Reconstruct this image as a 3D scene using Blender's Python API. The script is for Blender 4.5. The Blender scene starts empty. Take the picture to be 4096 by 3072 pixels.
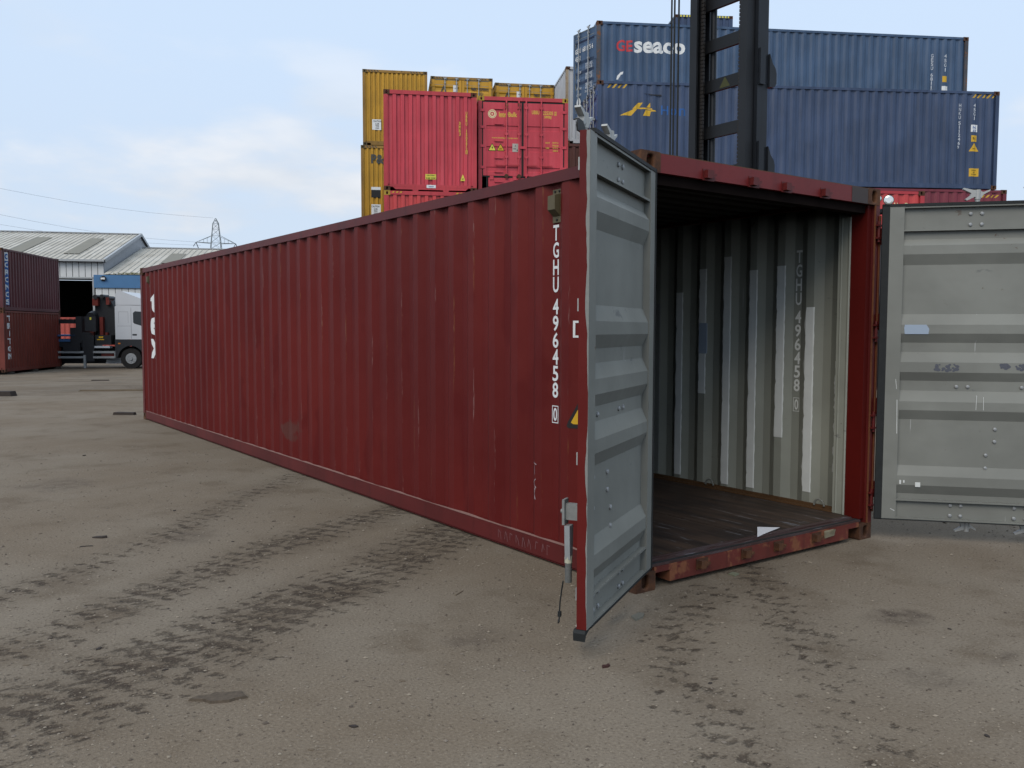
import bpy, bmesh, math, random
from mathutils import Vector, Matrix
R = math.radians
random.seed(7)
sc = bpy.context.scene
COL = sc.collection

# ------------------------------------------------------------------ camera
YAW, PITCH, ROLL = 0.6230, -0.0630, 0.0021
CAM = Vector((-3.5232, -3.6489, 1.5597))
cd = bpy.data.cameras.new('camera'); cam = bpy.data.objects.new('camera', cd); COL.objects.link(cam)
cd.sensor_width = 36; cd.lens = 3461.72 * 36 / 4096; cd.clip_end = 3000; cd.clip_start = 0.05
f_ = Vector((math.sin(YAW) * math.cos(PITCH), math.cos(YAW) * math.cos(PITCH), math.sin(PITCH)))
r0 = Vector((math.cos(YAW), -math.sin(YAW), 0)); u0 = r0.cross(f_)
r_ = r0 * math.cos(ROLL) + u0 * math.sin(ROLL); u_ = u0 * math.cos(ROLL) - r0 * math.sin(ROLL)
m = Matrix((r_, u_, -f_)).transposed().to_4x4(); m.translation = CAM
cam.matrix_world = m; sc.camera = cam
sc.render.resolution_x = 1024; sc.render.resolution_y = 768

# ------------------------------------------------------------------ light
SUN_AZ_VEC = (-0.88, -0.47); SUN_EL = 42
wd = bpy.data.worlds.new('World'); sc.world = wd; wd.use_nodes = True
wn = wd.node_tree; wn.nodes.clear()
def WN(t, **k):
    n = wn.nodes.new(t)
    for a, b in k.items(): setattr(n, a, b)
    return n
wl = wn.links.new
out = WN('ShaderNodeOutputWorld'); bg = WN('ShaderNodeBackground'); wl(bg.outputs[0], out.inputs[0])
sky = WN('ShaderNodeTexSky', sky_type='NISHITA', sun_disc=False)
sky.sun_elevation = R(SUN_EL); sky.sun_rotation = math.atan2(SUN_AZ_VEC[0], SUN_AZ_VEC[1])
sky.air_density = 1.0; sky.dust_density = 1.6; sky.ozone_density = 1.5; sky.altitude = 0
tc = WN('ShaderNodeTexCoord'); sep = WN('ShaderNodeSeparateXYZ'); wl(tc.outputs['Generated'], sep.inputs[0])
def WM(op, a, b=None, clamp=False):
    n = WN('ShaderNodeMath', operation=op, use_clamp=clamp)
    for i, v in enumerate((a, b)):
        if v is None: continue
        if isinstance(v, (int, float)): n.inputs[i].default_value = v
        else: wl(v, n.inputs[i])
    return n.outputs[0]
zz = WM('MAXIMUM', sep.outputs[2], 0.0)
SKY_OFF = (25.9, 13.3, 37.1)
def WR(v, a, b, lo=0.0, hi=1.0):
    n = WN('ShaderNodeMapRange', interpolation_type='SMOOTHSTEP'); wl(v, n.inputs[0])
    for i_, q in enumerate((a, b, lo, hi)): n.inputs[1 + i_].default_value = q
    return n.outputs[0]
def cloud(dz):
    mp = WN('ShaderNodeMapping'); mp.inputs['Location'].default_value = (SKY_OFF[0], SKY_OFF[1], SKY_OFF[2] + dz); mp.inputs['Scale'].default_value = (2.6, 2.6, 7.5); wl(tc.outputs['Generated'], mp.inputs[0])
    nz = WN('ShaderNodeTexNoise'); nz.inputs['Scale'].default_value = 1.0; nz.inputs['Detail'].default_value = 6; nz.inputs['Roughness'].default_value = 0.5
    wl(mp.outputs[0], nz.inputs['Vector']); return nz.outputs['Fac']
c1 = cloud(0.0); c2 = cloud(0.30)
mask = WM('MULTIPLY', WR(c1, 0.525, 0.64), WR(zz, 0.36, 0.10, 0.10, 0.95))                    # heaped cloud shows most towards the horizon
lit = WM('ADD', WM('MULTIPLY', WM('SUBTRACT', c1, c2), 3.2), 0.45, True)
def WX(f, a, b):
    n = WN('ShaderNodeMix', data_type='RGBA')
    for i_, v in ((0, f), (6, a), (7, b)):
        if isinstance(v, (int, float)): n.inputs[i_].default_value = v
        elif isinstance(v, tuple): n.inputs[i_].default_value = v + (1,)
        else: wl(v, n.inputs[i_])
    return n.outputs[2]
veil = WX(WR(zz, 0.0, 0.34), (6.0, 7.0, 8.4), (6.3, 7.7, 9.6))                              # thin high veil over the clear sky
clear = WX(0.86, sky.outputs[0], veil)
full = WX(mask, clear, WX(lit, (5.5, 6.1, 6.9), (8.6, 8.6, 8.7)))
wl(full, bg.inputs[0]); bg.inputs[1].default_value = 0.112
sd = bpy.data.lights.new('sun', 'SUN'); sd.energy = 1.5; sd.angle = R(38); sd.color = (1.0, 0.91, 0.79)
so = bpy.data.objects.new('sun', sd); COL.objects.link(so)
sv = Vector((SUN_AZ_VEC[0] * math.cos(R(SUN_EL)), SUN_AZ_VEC[1] * math.cos(R(SUN_EL)), math.sin(R(SUN_EL))))
so.rotation_euler = sv.to_track_quat('Z', 'Y').to_euler(); so.location = (-20, -20, 30)
vs = sc.view_settings; vs.view_transform = 'Standard'; vs.look = 'None'; vs.exposure = 0.0; vs.gamma = 1.0; vs.use_curve_mapping = False
sc.render.engine = 'CYCLES'
sc.cycles.max_bounces = 6; sc.cycles.diffuse_bounces = 0

# ------------------------------------------------------------------ mesh helpers
class MB:
    def __init__(s): s.v = []; s.f = []; s.m = []; s.sm = []
    def poly(s, pts, mi=0, smooth=False):
        b = len(s.v); s.v += [tuple(p) for p in pts]; s.f.append(tuple(range(b, b + len(pts)))); s.m.append(mi); s.sm.append(smooth)
    def box(s, x0, x1, y0, y1, z0, z1, mi=0):
        b = len(s.v)
        s.v += [(x, y, z) for z in (z0, z1) for y in (y0, y1) for x in (x0, x1)]
        for q in ((0, 2, 3, 1), (4, 5, 7, 6), (0, 1, 5, 4), (2, 6, 7, 3), (0, 4, 6, 2), (1, 3, 7, 5)):
            s.f.append(tuple(b + i for i in q)); s.m.append(mi); s.sm.append(False)
        return s
    def cyl(s, p0, p1, r, n=10, mi=0, r2=None, caps=True):
        p0 = Vector(p0); p1 = Vector(p1); r2 = r if r2 is None else r2
        ax = (p1 - p0).normalized(); a = ax.orthogonal().normalized(); c = ax.cross(a)
        b = len(s.v)
        for i in range(n):
            t = 2 * math.pi * i / n; d = a * math.cos(t) + c * math.sin(t)
            s.v.append(tuple(p0 + d * r)); s.v.append(tuple(p1 + d * r2))
        for i in range(n):
            j = (i + 1) % n
            s.f.append((b + 2 * i, b + 2 * j, b + 2 * j + 1, b + 2 * i + 1)); s.m.append(mi); s.sm.append(n > 6)
        if caps:
            for e, rr, p in ((0, r, p0), (1, r2, p1)):
                if rr > 1e-5:
                    pts = [tuple(p + (a * math.cos(2 * math.pi * i / n) + c * math.sin(2 * math.pi * i / n)) * rr) for i in range(n)]
                    s.poly(pts if e else pts[::-1], mi)
        return s
    def tube(s, pts, r, n=6, mi=0):
        for a, b in zip(pts, pts[1:]): s.cyl(a, b, r, n, mi)
        return s
    def prism(s, poly, y0, y1, fn=None, mi=0):
        """poly of (a,b) in the x-z plane, extruded along y (fn maps (a,y,b) to xyz)"""
        fn = fn or (lambda a, y, b: (a, y, b)); n = len(poly)
        s.poly([fn(a, y0, b) for a, b in poly], mi); s.poly([fn(a, y1, b) for a, b in poly][::-1], mi)
        for i in range(n):
            (a, b), (c, d) = poly[i], poly[(i + 1) % n]
            s.poly([fn(a, y0, b), fn(a, y1, b), fn(c, y1, d), fn(c, y0, d)], mi)
        return s
    def holed(s, c, u, v, hw, hh, ow, oh, depth, mi=0, mh=1, off=(0, 0), n=16):
        """rectangular face (half sizes hw,hh) with an oblong hole, walls and a floor behind it"""
        c = Vector(c); u = Vector(u); v = Vector(v); nrm = u.cross(v)
        inn = []; outr = []
        for i in range(n):
            t = 2 * math.pi * (i + .5) / n; ct, st = math.cos(t), math.sin(t)
            e = .6; inn.append((off[0] + ow * math.copysign(abs(ct) ** e, ct), off[1] + oh * math.copysign(abs(st) ** e, st)))
            k = 1 / max(abs(ct), abs(st)); outr.append((hw * ct * k, hh * st * k))
        P = lambda q, d=0: tuple(c + u * q[0] + v * q[1] - nrm * d)
        for i in range(n):
            j = (i + 1) % n
            s.poly([P(outr[i]), P(outr[j]), P(inn[j]), P(inn[i])], mi)
            if abs(outr[i][0] - outr[j][0]) > 1e-6 and abs(outr[i][1] - outr[j][1]) > 1e-6:
                k = (math.copysign(hw, outr[i][0]), math.copysign(hh, outr[i][1])); s.poly([P(outr[i]), P(k), P(outr[j])], mi)
            s.poly([P(inn[i]), P(inn[j]), P(inn[j], depth), P(inn[i], depth)], mi)
        s.poly([P(q, depth) for q in inn], mh)
        return s
    def mesh(s, name, mats):
        me = bpy.data.meshes.new(name); me.from_pydata(s.v, [], s.f)
        for mt in (mats if isinstance(mats, (list, tuple)) else [mats]): me.materials.append(mt)
        me.polygons.foreach_set('material_index', s.m); me.polygons.foreach_set('use_smooth', s.sm); me.update()
        return me
    def obj(s, name, mats, parent=None, loc=None, rz=None):
        return link(name, s.mesh(name, mats), parent, loc, rz)
def link(name, me, parent=None, loc=None, rz=None):
    o = bpy.data.objects.new(name, me); COL.objects.link(o)
    if parent: o.parent = parent
    if loc: o.location = loc
    if rz is not None: o.rotation_euler = (0, 0, rz)
    return o
def tag(o, label, cat, group=None):
    o['label'] = label; o['category'] = cat
    if group: o['group'] = group
    return o
def empty(name, loc, rz=0, label=None, cat=None, group=None):
    o = bpy.data.objects.new(name, None); COL.objects.link(o); o.location = loc; o.rotation_euler = (0, 0, rz); o.empty_display_size = .2
    if label: tag(o, label, cat, group)
    return o
def struct(o, kind='structure'): o['kind'] = kind; return o

# ------------------------------------------------------------------ material helpers
class NT:
    def __init__(s, name, rough=.6, metal=0.0, spec=.4):
        s.mat = bpy.data.materials.new(name); s.mat.use_nodes = True; s.t = s.mat.node_tree
        s.b = s.t.nodes['Principled BSDF']; s.b.inputs['Roughness'].default_value = rough; s.b.inputs['Metallic'].default_value = metal
        s.b.inputs['Specular IOR Level'].default_value = spec
        s.tc = s.t.nodes.new('ShaderNodeTexCoord'); s.co = s.tc.outputs['Object']
    def n(s, t, **k):
        x = s.t.nodes.new(t)
        for a, b in k.items(): setattr(x, a, b)
        return x
    def set(s, sock, v):
        if isinstance(v, bpy.types.NodeSocket): s.t.links.new(v, sock)
        elif v is not None:
            if isinstance(v, tuple) and len(v) == 3 and sock.type == 'RGBA': v = v + (1,)
            sock.default_value = v
    def map(s, scale=(1, 1, 1), loc=(0, 0, 0), rot=(0, 0, 0), src=None):
        x = s.n('ShaderNodeMapping'); s.set(x.inputs[0], src or s.co); x.inputs['Scale'].default_value = scale; x.inputs['Location'].default_value = loc; x.inputs['Rotation'].default_value = rot
        return x.outputs[0]
    def noise(s, scale, detail=4, rough=.55, vec=None, out='Fac'):
        x = s.n('ShaderNodeTexNoise'); s.set(x.inputs['Vector'], vec or s.co)
        x.inputs['Scale'].default_value = scale; x.inputs['Detail'].default_value = detail; x.inputs['Roughness'].default_value = rough
        return x.outputs[out]
    def voro(s, scale, vec=None, out='Distance', feature='F1'):
        x = s.n('ShaderNodeTexVoronoi', feature=feature); s.set(x.inputs['Vector'], vec or s.co); x.inputs['Scale'].default_value = scale
        return x.outputs[out]
    def ramp(s, v, a, b, lo=0., hi=1.):
        x = s.n('ShaderNodeMapRange', interpolation_type='SMOOTHSTEP')
        s.set(x.inputs[0], v); x.inputs[1].default_value = a; x.inputs[2].default_value = b; x.inputs[3].default_value = lo; x.inputs[4].default_value = hi
        return x.outputs[0]
    def math(s, op, a, b=None, c=None, clamp=False):
        x = s.n('ShaderNodeMath', operation=op, use_clamp=clamp)
        for i, v in enumerate((a, b, c)): s.set(x.inputs[i], v) if v is not None else None
        return x.outputs[0]
    def mix(s, fac, a, b, mode='MIX'):
        x = s.n('ShaderNodeMix', data_type='RGBA', blend_type=mode); s.set(x.inputs[0], fac); s.set(x.inputs[6], a); s.set(x.inputs[7], b)
        return x.outputs[2]
    def xyz(s, src=None):
        x = s.n('ShaderNodeSeparateXYZ'); s.set(x.inputs[0], src or s.co); return x.outputs
    def col(s, v): s.set(s.b.inputs['Base Color'], v)
    def bump(s, h, strength=.3, dist=.01):
        x = s.n('ShaderNodeBump'); s.set(x.inputs['Height'], h); x.inputs['Strength'].default_value = strength; x.inputs['Distance'].default_value = dist
        s.set(s.b.inputs['Normal'], x.outputs[0])
def dim(c, k): return tuple(x * k for x in c)
def paint(name, c, rough=.5, var=.22, rust=.0, fade=.0, dent=.0, scale=1.0, rustc=(.10, .035, .014), spec=.35, chips=None):
    t = NT(name, rough, spec=spec)
    big = t.noise(.9 * scale, 4); streak = t.noise(1.0, 5, .6, t.map((7 * scale, 7 * scale, .55 * scale))); fine = t.noise(38 * scale, 3)
    col = t.mix(t.ramp(big, .3, .7), dim(c, 1 - var), dim(c, 1 + var * .6))
    col = t.mix(t.math('MULTIPLY', t.ramp(streak, .5, .72), .35 + var), col, dim(c, .55))
    if fade: col = t.mix(t.math('MULTIPLY', t.ramp(streak, .52, .3), fade), col, tuple(min(1, x * 1.0 + .12) for x in c))
    col = t.mix(t.math('MULTIPLY', t.ramp(fine, .45, .75), .18), col, dim(c, .6))
    if rust:
        rn = t.noise(5.5 * scale, 7, .68); rs = t.noise(2.0, 6, .65, t.map((5 * scale, 5 * scale, 1.1 * scale)))
        rm = t.math('MULTIPLY', t.ramp(t.math('ADD', rn, t.math('MULTIPLY', rs, .6)), 1.12 - rust, 1.2 - rust), .92)
        col = t.mix(rm, col, t.mix(t.noise(24, 3), rustc, dim(rustc, 2.2)))
        t.set(t.b.inputs['Roughness'], t.math('ADD', t.math('MULTIPLY', rm, .35), rough, clamp=True))
    if chips:
        cm = t.ramp(t.noise(16 * scale, 5, .7), .66, .69); col = t.mix(cm, col, chips)
    t.col(col)
    if dent: t.bump(t.noise(1.7, 2, .5), dent, .05)
    return t.mat
def plain(name, c, rough=.6, metal=0., var=.15, scale=12, spec=.4):
    t = NT(name, rough, metal, spec); t.col(t.mix(t.noise(scale, 4), dim(c, 1 - var), dim(c, 1 + var))); return t.mat

M = {}
# --- the open container
HP = 0.2785; HY0 = 0.723                                   # corrugation pitch and the start of one recess
t = NT('oxide_red_panel', .55, spec=.18)
X = t.xyz()
big = t.noise(.55, 4, .5); blot = t.noise(2.2, 3, .5, t.map((1, 1.5, .55))); st = t.noise(1, 5, .6, t.map((9, 9, .5)))
col = t.mix(t.ramp(big, .35, .68), (.142, .0140, .0108), (.112, .0105, .0088))
col = t.mix(t.math('MULTIPLY', t.ramp(blot, .58, .63), .55), col, (.098, .0062, .0056))
col = t.mix(t.math('MULTIPLY', t.ramp(st, .55, .75), .4), col, (.112, .018, .015))
col = t.mix(t.ramp(t.math('ADD', X[2], t.math('MULTIPLY', big, .9)), 2.35, 3.1, 0, .40), col, (.142, .026, .022))
ph = t.math('MODULO', t.math('ADD', X[1], HP * 4 - HY0), HP)                   # position inside one corrugation
edge = t.math('LESS_THAN', t.math('ABSOLUTE', t.math('SUBTRACT', ph, .206)), .0065)
edge2 = t.math('LESS_THAN', t.math('ABSOLUTE', t.math('SUBTRACT', ph, .2765)), .004)
scr = t.ramp(t.noise(1, 5, .7, t.map((1, 11, 1.5))), .565, .62); scr2 = t.ramp(t.noise(1, 4, .7, t.map((60, 90, 9))), .47, .56)
col = t.mix(t.math('MULTIPLY', t.math('MULTIPLY', edge, t.math('MULTIPLY', scr, scr2)), .38), col, (.33, .22, .20))
rs = t.ramp(t.noise(1, 5, .7, t.map((1, 8, 1.1), (3, 5, 7))), .56, .63)
col = t.mix(t.math('MULTIPLY', t.math('MULTIPLY', t.math('MAXIMUM', edge, edge2), t.math('MULTIPLY', rs, scr2)), .5), col, (.24, .105, .040))
pn = t.n('ShaderNodeTexWhiteNoise', noise_dimensions='1D'); t.set(pn.inputs['W'], t.math('FLOOR', t.math('DIVIDE', X[1], HP * 4)))
col = t.mix(t.ramp(pn.outputs['Value'], 0, 1, 0, .22), col, (.085, .0085, .0075))
run = t.math('MULTIPLY', t.ramp(t.noise(1, 5, .65, t.map((22, 22, .8), (9, 1, 2))), .64, .70), t.ramp(t.noise(.8, 3), .45, .62))
col = t.mix(t.math('MULTIPLY', run, .55), col, (.075, .024, .014))
spot = t.ramp(t.noise(3.4, 6, .72), .69, .705)
col = t.mix(t.math('MULTIPLY', spot, .85), col, (.055, .026, .020))
pb = t.ramp(t.math('ADD', t.math('ABSOLUTE', t.math('SUBTRACT', X[1], 5.45)), t.math('ADD', t.math('MULTIPLY', t.math('ABSOLUTE', t.math('SUBTRACT', X[2], .47)), 1.6), t.math('MULTIPLY', t.noise(4, 3), .7))), .66, .60)
col = t.mix(t.math('MULTIPLY', pb, .55), col, (.100, .050, .040))
t.col(col); t.bump(t.math('ADD', t.noise(2.0, 3), t.math('MULTIPLY', t.noise(140, 2), .03)), .45, .035); M['hero'] = t.mat
M['hero_frame'] = paint('oxide_red_frame', (.110, .0125, .0110), .5, .25, rust=.13, rustc=(.095, .034, .016))
M['hero_header'] = paint('oxide_red_header', (.165, .014, .013), .48, .15, rust=.06, rustc=(.06, .03, .02))
M['hero_sill'] = paint('worn_red_sill', (.135, .026, .018), .6, .3, rust=.30, rustc=(.14, .052, .024), chips=(.05, .03, .028))
M['hero_post'] = paint('bright_red_post', (.095, .006, .004), .45, .15, rust=.05)
t = NT('bare_rusty_casting', .8); q = t.noise(9, 6, .7); col = t.mix(t.ramp(q, .35, .65), (.050, .021, .011), (.115, .046, .018))
col = t.mix(t.ramp(t.noise(7, 5, .7, t.map((1, 1, .35))), .64, .69, 0, .8), col, (.42, .24, .035)); t.col(col); t.bump(t.noise(60, 4), .3, .004); M['casting'] = t.mat
M['casting_hole'] = plain('dark_hole', (.008, .006, .005), .9)
def grey_inner(name, c):
    t = NT(name, .55, spec=.3)
    col = t.mix(t.ramp(t.noise(1.1, 4), .35, .65), dim(c, .88), dim(c, 1.08))
    sm = t.math('MULTIPLY', t.ramp(t.noise(7, 6, .65, t.map((1, 1, 2.2))), .62, .70), t.ramp(t.noise(1.6, 2), .5, .62))
    col = t.mix(t.math('MULTIPLY', sm, .55), col, (.075, .078, .085))
    sc_ = t.math('MULTIPLY', t.ramp(t.noise(1, 3, .6, t.map((40, 40, 1.3))), .71, .725), t.ramp(t.noise(2.5, 3), .52, .6))
    col = t.mix(t.math('MULTIPLY', sc_, .6), col, (.55, .55, .53))
    rz_ = t.math('MULTIPLY', t.ramp(t.noise(11, 6, .7), .66, .69), t.ramp(t.noise(1.9, 3), .48, .60)); col = t.mix(t.math('MULTIPLY', rz_, .75), col, (.11, .062, .035))
    t.col(col); t.bump(t.noise(2.4, 3), .4, .03); return t.mat
M['grey_door'] = grey_inner('grey_door_primer', (.235, .236, .208))
M['grey_wall'] = grey_inner('grey_wall_primer', (.310, .315, .265))
t = NT('grey_overspray', .6); t.col(t.mix(t.noise(30, 4), (.20, .205, .185), (.29, .29, .265))); M['overspray'] = t.mat
t = NT('scuffed_plywood_floor', .62)
g = t.noise(1, 6, .65, t.map((14, 1.0, 1))); q = t.noise(1.3, 4)
col = t.mix(t.ramp(g, .3, .7), (.020, .013, .010), (.070, .042, .027)); col = t.mix(t.ramp(q, .45, .7, 0, .7), col, (.013, .010, .010))
col = t.mix(t.math('MULTIPLY', t.ramp(t.noise(1, 5, .7, t.map((26, 2.2, 1), (5, 2, 0))), .60, .66), t.ramp(t.xyz()[1], 1.6, .1)), col, (.17, .165, .17))
t.col(col); M['floor'] = t.mat
M['floor_edge'] = plain('rusty_floor_edge', (.105, .052, .020), .75, var=.4, scale=7)
M['roof_in'] = plain('container_roof_shade', (.022, .022, .021), .85)  # near-black ceiling colour, the shade inside the container is put into it
M['patch'] = plain('white_repair_paint', (.74, .75, .71), .5, var=.12, scale=9)
M['patch_blue'] = plain('pale_blue_tape', (.36, .43, .52), .45, var=.08)
M['galv'] = plain('galvanised_steel', (.42, .42, .40), .5, .35, var=.22, scale=22)
M['galv_dull'] = plain('dull_galvanised_bar', (.36, .37, .37), .55, .3, var=.25, scale=15)
M['rubber'] = plain('black_rubber', (.016, .018, .018), .75, var=.4, scale=18)
M['white_txt'] = plain('white_lettering', (.78, .78, .76), .55, var=.06, scale=20)
M['white_txt_in'] = plain('pale_stencil_lettering', (.80, .80, .75), .6, var=.06)
M['worn_txt'] = plain('worn_white_lettering', (.55, .57, .60), .6, var=.15, scale=20)
M['chalk'] = plain('pink_white_chalk', (.52, .42, .42), .8, var=.25, scale=60)
M['chalk_dim'] = plain('faded_chalk', (.26, .15, .15), .8, var=.3, scale=60)
M['yel_txt'] = plain('yellow_lettering', (.72, .47, .06), .55, var=.12)
M['cream_txt'] = plain('cream_lettering', (.80, .70, .38), .55, var=.1)
M['warn_yel'] = plain('warning_yellow', (.68, .40, .02), .45, var=.05)
M['warn_lemon'] = plain('warning_lemon', (.75, .66, .08), .45, var=.05)
M['black'] = plain('black_paint', (.012, .012, .012), .6)
M['grey_black_txt'] = plain('faded_black_lettering', (.060, .060, .055), .6, var=.2)
M['red_txt'] = plain('logo_red', (.55, .035, .04), .5)
M['blue_txt'] = plain('faded_blue_lettering', (.02, .11, .34), .6, var=.2)
M['vent'] = plain('drab_vent_plastic', (.115, .092, .047), .6, var=.2)
# --- stacks
M['ib_red'] = paint('bulk_red', (.62, .060, .080), .42, .14, rust=.06, fade=.16, rustc=(.28, .05, .05))
M['ib_red_frame'] = paint('bulk_red_frame', (.52, .052, .062), .45, .2, rust=.14, rustc=(.22, .07, .05))
M['ib_red_bright'] = paint('bulk_red_bright', (.62, .070, .068), .42, .12, rust=.06)
M['yellow'] = paint('ferry_yellow', (.56, .290, .022), .5, .2, rust=.07, fade=.0, rustc=(.10, .055, .02))
M['yellow_frame'] = paint('ferry_yellow_frame', (.30, .165, .035), .6, .3, rust=.2, rustc=(.05, .035, .02))
M['yel_door'] = paint('ferry_yellow_door', (.60, .31, .025), .45, .12, rust=.03)
M['blue_a'] = paint('container_blue', (.052, .094, .168), .38, .2, rust=.05, fade=.2, rustc=(.10, .06, .04))
M['blue_b'] = paint('container_navy', (.045, .070, .134), .38, .2, rust=.045, fade=.16, rustc=(.10, .06, .04))
M['blue_c'] = paint('container_bright_blue', (.03, .075, .22), .45, .2, rust=.05)
M['post_rust'] = paint('rusty_blue_post', (.085, .085, .095), .7, .25, rust=.28, rustc=(.13, .06, .03))
M['maroon'] = paint('container_maroon', (.20, .035, .050), .45, .16, rust=.05)
M['white_grey'] = paint('container_white_grey', (.52, .52, .53), .5, .12, rust=.03)
M['white_post'] = paint('rusty_white_post', (.36, .28, .19), .7, .2, rust=.3, rustc=(.16, .07, .03))
M['dark_maroon'] = paint('container_dark_maroon', (.108, .028, .033), .5, .2, rust=.06)
M['brick_red'] = paint('container_brick_red', (.175, .038, .026), .5, .2, rust=.08)
M['salmon'] = paint('container_salmon', (.50, .10, .075), .45, .12, rust=.03)
M['hidden'] = paint('container_brown', (.12, .05, .04), .5, .2, rust=.1)
M['yel_cast'] = paint('yellow_casting', (.42, .27, .03), .6, .2, rust=.2)
M['stripe'] = plain('hazard_yellow', (.60, .36, .03), .55)

# ------------------------------------------------------------------ lettering
GL = {}
def glyph(s, bold=.02):
    k = (s, bold)
    if k not in GL:
        cu = bpy.data.curves.new('g', 'FONT'); cu.body = s; cu.size = 1; cu.offset = bold; cu.resolution_u = 3; cu.fill_mode = 'FRONT'
        o = bpy.data.objects.new('g', cu); COL.objects.link(o)
        dg = bpy.context.evaluated_depsgraph_get(); me = bpy.data.meshes.new_from_object(o.evaluated_get(dg))
        vs_ = [(v.co.x, v.co.y) for v in me.vertices]; fs = [tuple(p.vertices) for p in me.polygons]
        xs = [v[0] for v in vs_]; ys = [v[1] for v in vs_]
        b = (min(xs), max(xs), min(ys), max(ys)); GL[k] = (vs_, fs, b)
        bpy.data.objects.remove(o); bpy.data.meshes.remove(me); bpy.data.curves.remove(cu)
    return GL[k]
def lettering(parent, mat, items, place, cuts=(), name='lettering', bold=.02):
    """items: (string, centre u, centre v, width, height) or ('poly', [(u,v)..]); place maps (u,v) to xyz"""
    bm = bmesh.new()
    for it in items:
        if it[0] == 'poly':
            bm.faces.new([bm.verts.new((a, b, 0)) for a, b in it[1]])
        else:
            s, cu, cv, w, h = it; vs_, fs, b = glyph(s, bold)
            sx = w / (b[1] - b[0]); sy = h / (b[3] - b[2])
            nv = [bm.verts.new((cu + (x - (b[0] + b[1]) / 2) * sx, cv + (y - (b[2] + b[3]) / 2) * sy, 0)) for x, y in vs_]
            for f in fs:
                try: bm.faces.new([nv[i] for i in f])
                except ValueError: pass
    for c in cuts:
        bmesh.ops.bisect_plane(bm, geom=bm.verts[:] + bm.edges[:] + bm.faces[:], plane_co=(c, 0, 0), plane_no=(1, 0, 0))
    for v in bm.verts: v.co = place(v.co.x, v.co.y)
    me = bpy.data.meshes.new(name); bm.to_mesh(me); bm.free(); me.materials.append(mat)
    return link(name, me, parent)
def stack_text(s, u, ztop, pitch, w, h):
    out = []
    for i, ch in enumerate(s):
        if ch == ' ': continue
        out.append((ch, u, ztop - pitch * i - h / 2, w * (.35 if ch in '1I' else 1), h))
    return out
def ring_poly(u, v, ro, ri, n=28):
    out = []
    for i in range(n):
        a, b = 2 * math.pi * i / n, 2 * math.pi * (i + 1) / n
        out.append(('poly', [(u + ro * math.cos(a), v + ro * math.sin(a)), (u + ro * math.cos(b), v + ro * math.sin(b)), (u + ri * math.cos(b), v + ri * math.sin(b)), (u + ri * math.cos(a), v + ri * math.sin(a))]))
    return out
def frame_poly(u, v, w, h, t):
    a, b, c, d = u - w / 2, u + w / 2, v - h / 2, v + h / 2
    return [('poly', [(a, c), (b, c), (b, c + t), (a, c + t)]), ('poly', [(a, d - t), (b, d - t), (b, d), (a, d)]), ('poly', [(a, c + t), (a + t, c + t), (a + t, d - t), (a, d - t)]), ('poly', [(b - t, c + t), (b, c + t), (b, d - t), (b - t, d - t)])]
def rect_poly(u, v, w, h): return [('poly', [(u - w / 2, v - h / 2), (u + w / 2, v - h / 2), (u + w / 2, v + h / 2), (u - w / 2, v + h / 2)])]
def tri_poly(u, v, w, h): return [('poly', [(u - w / 2, v), (u - w * .44, v - h * .04), (u + w * .44, v - h * .04), (u + w / 2, v), (u + w * .06, v + h * .97), (u, v + h), (u - w * .06, v + h * .97)])]

# ------------------------------------------------------------------ containers
W = 2.438
def prof(s0, s1, start, pitch=.2785, depth=.036, crest=.072, slope=.068):
    """(s, depth) points of a corrugation between s0 and s1; a recess begins at `start` (mod pitch)"""
    pts = []; k = math.floor((s0 - start) / pitch) - 1
    while start + k * pitch < s1 + pitch:
        b = start + k * pitch
        pts += [(b, 0), (b + slope, depth), (b + pitch - crest - slope, depth), (b + pitch - crest, 0)]; k += 1
    def val(s):
        for (a, d), (c, e) in zip(pts, pts[1:]):
            if a <= s <= c: return d + (e - d) * ((s - a) / (c - a) if c > a else 0)
        return 0
    res = [(s0, val(s0))] + [p for p in pts if s0 < p[0] < s1] + [(s1, val(s1))]
    return res, val
def sheet(mb, pr, fn, z0, z1, mi=0):
    for (a, d), (b, e) in zip(pr, pr[1:]): mb.poly([fn(a, d, z0), fn(b, e, z0), fn(b, e, z1), fn(a, d, z1)], mi)
CAST = {}
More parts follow.
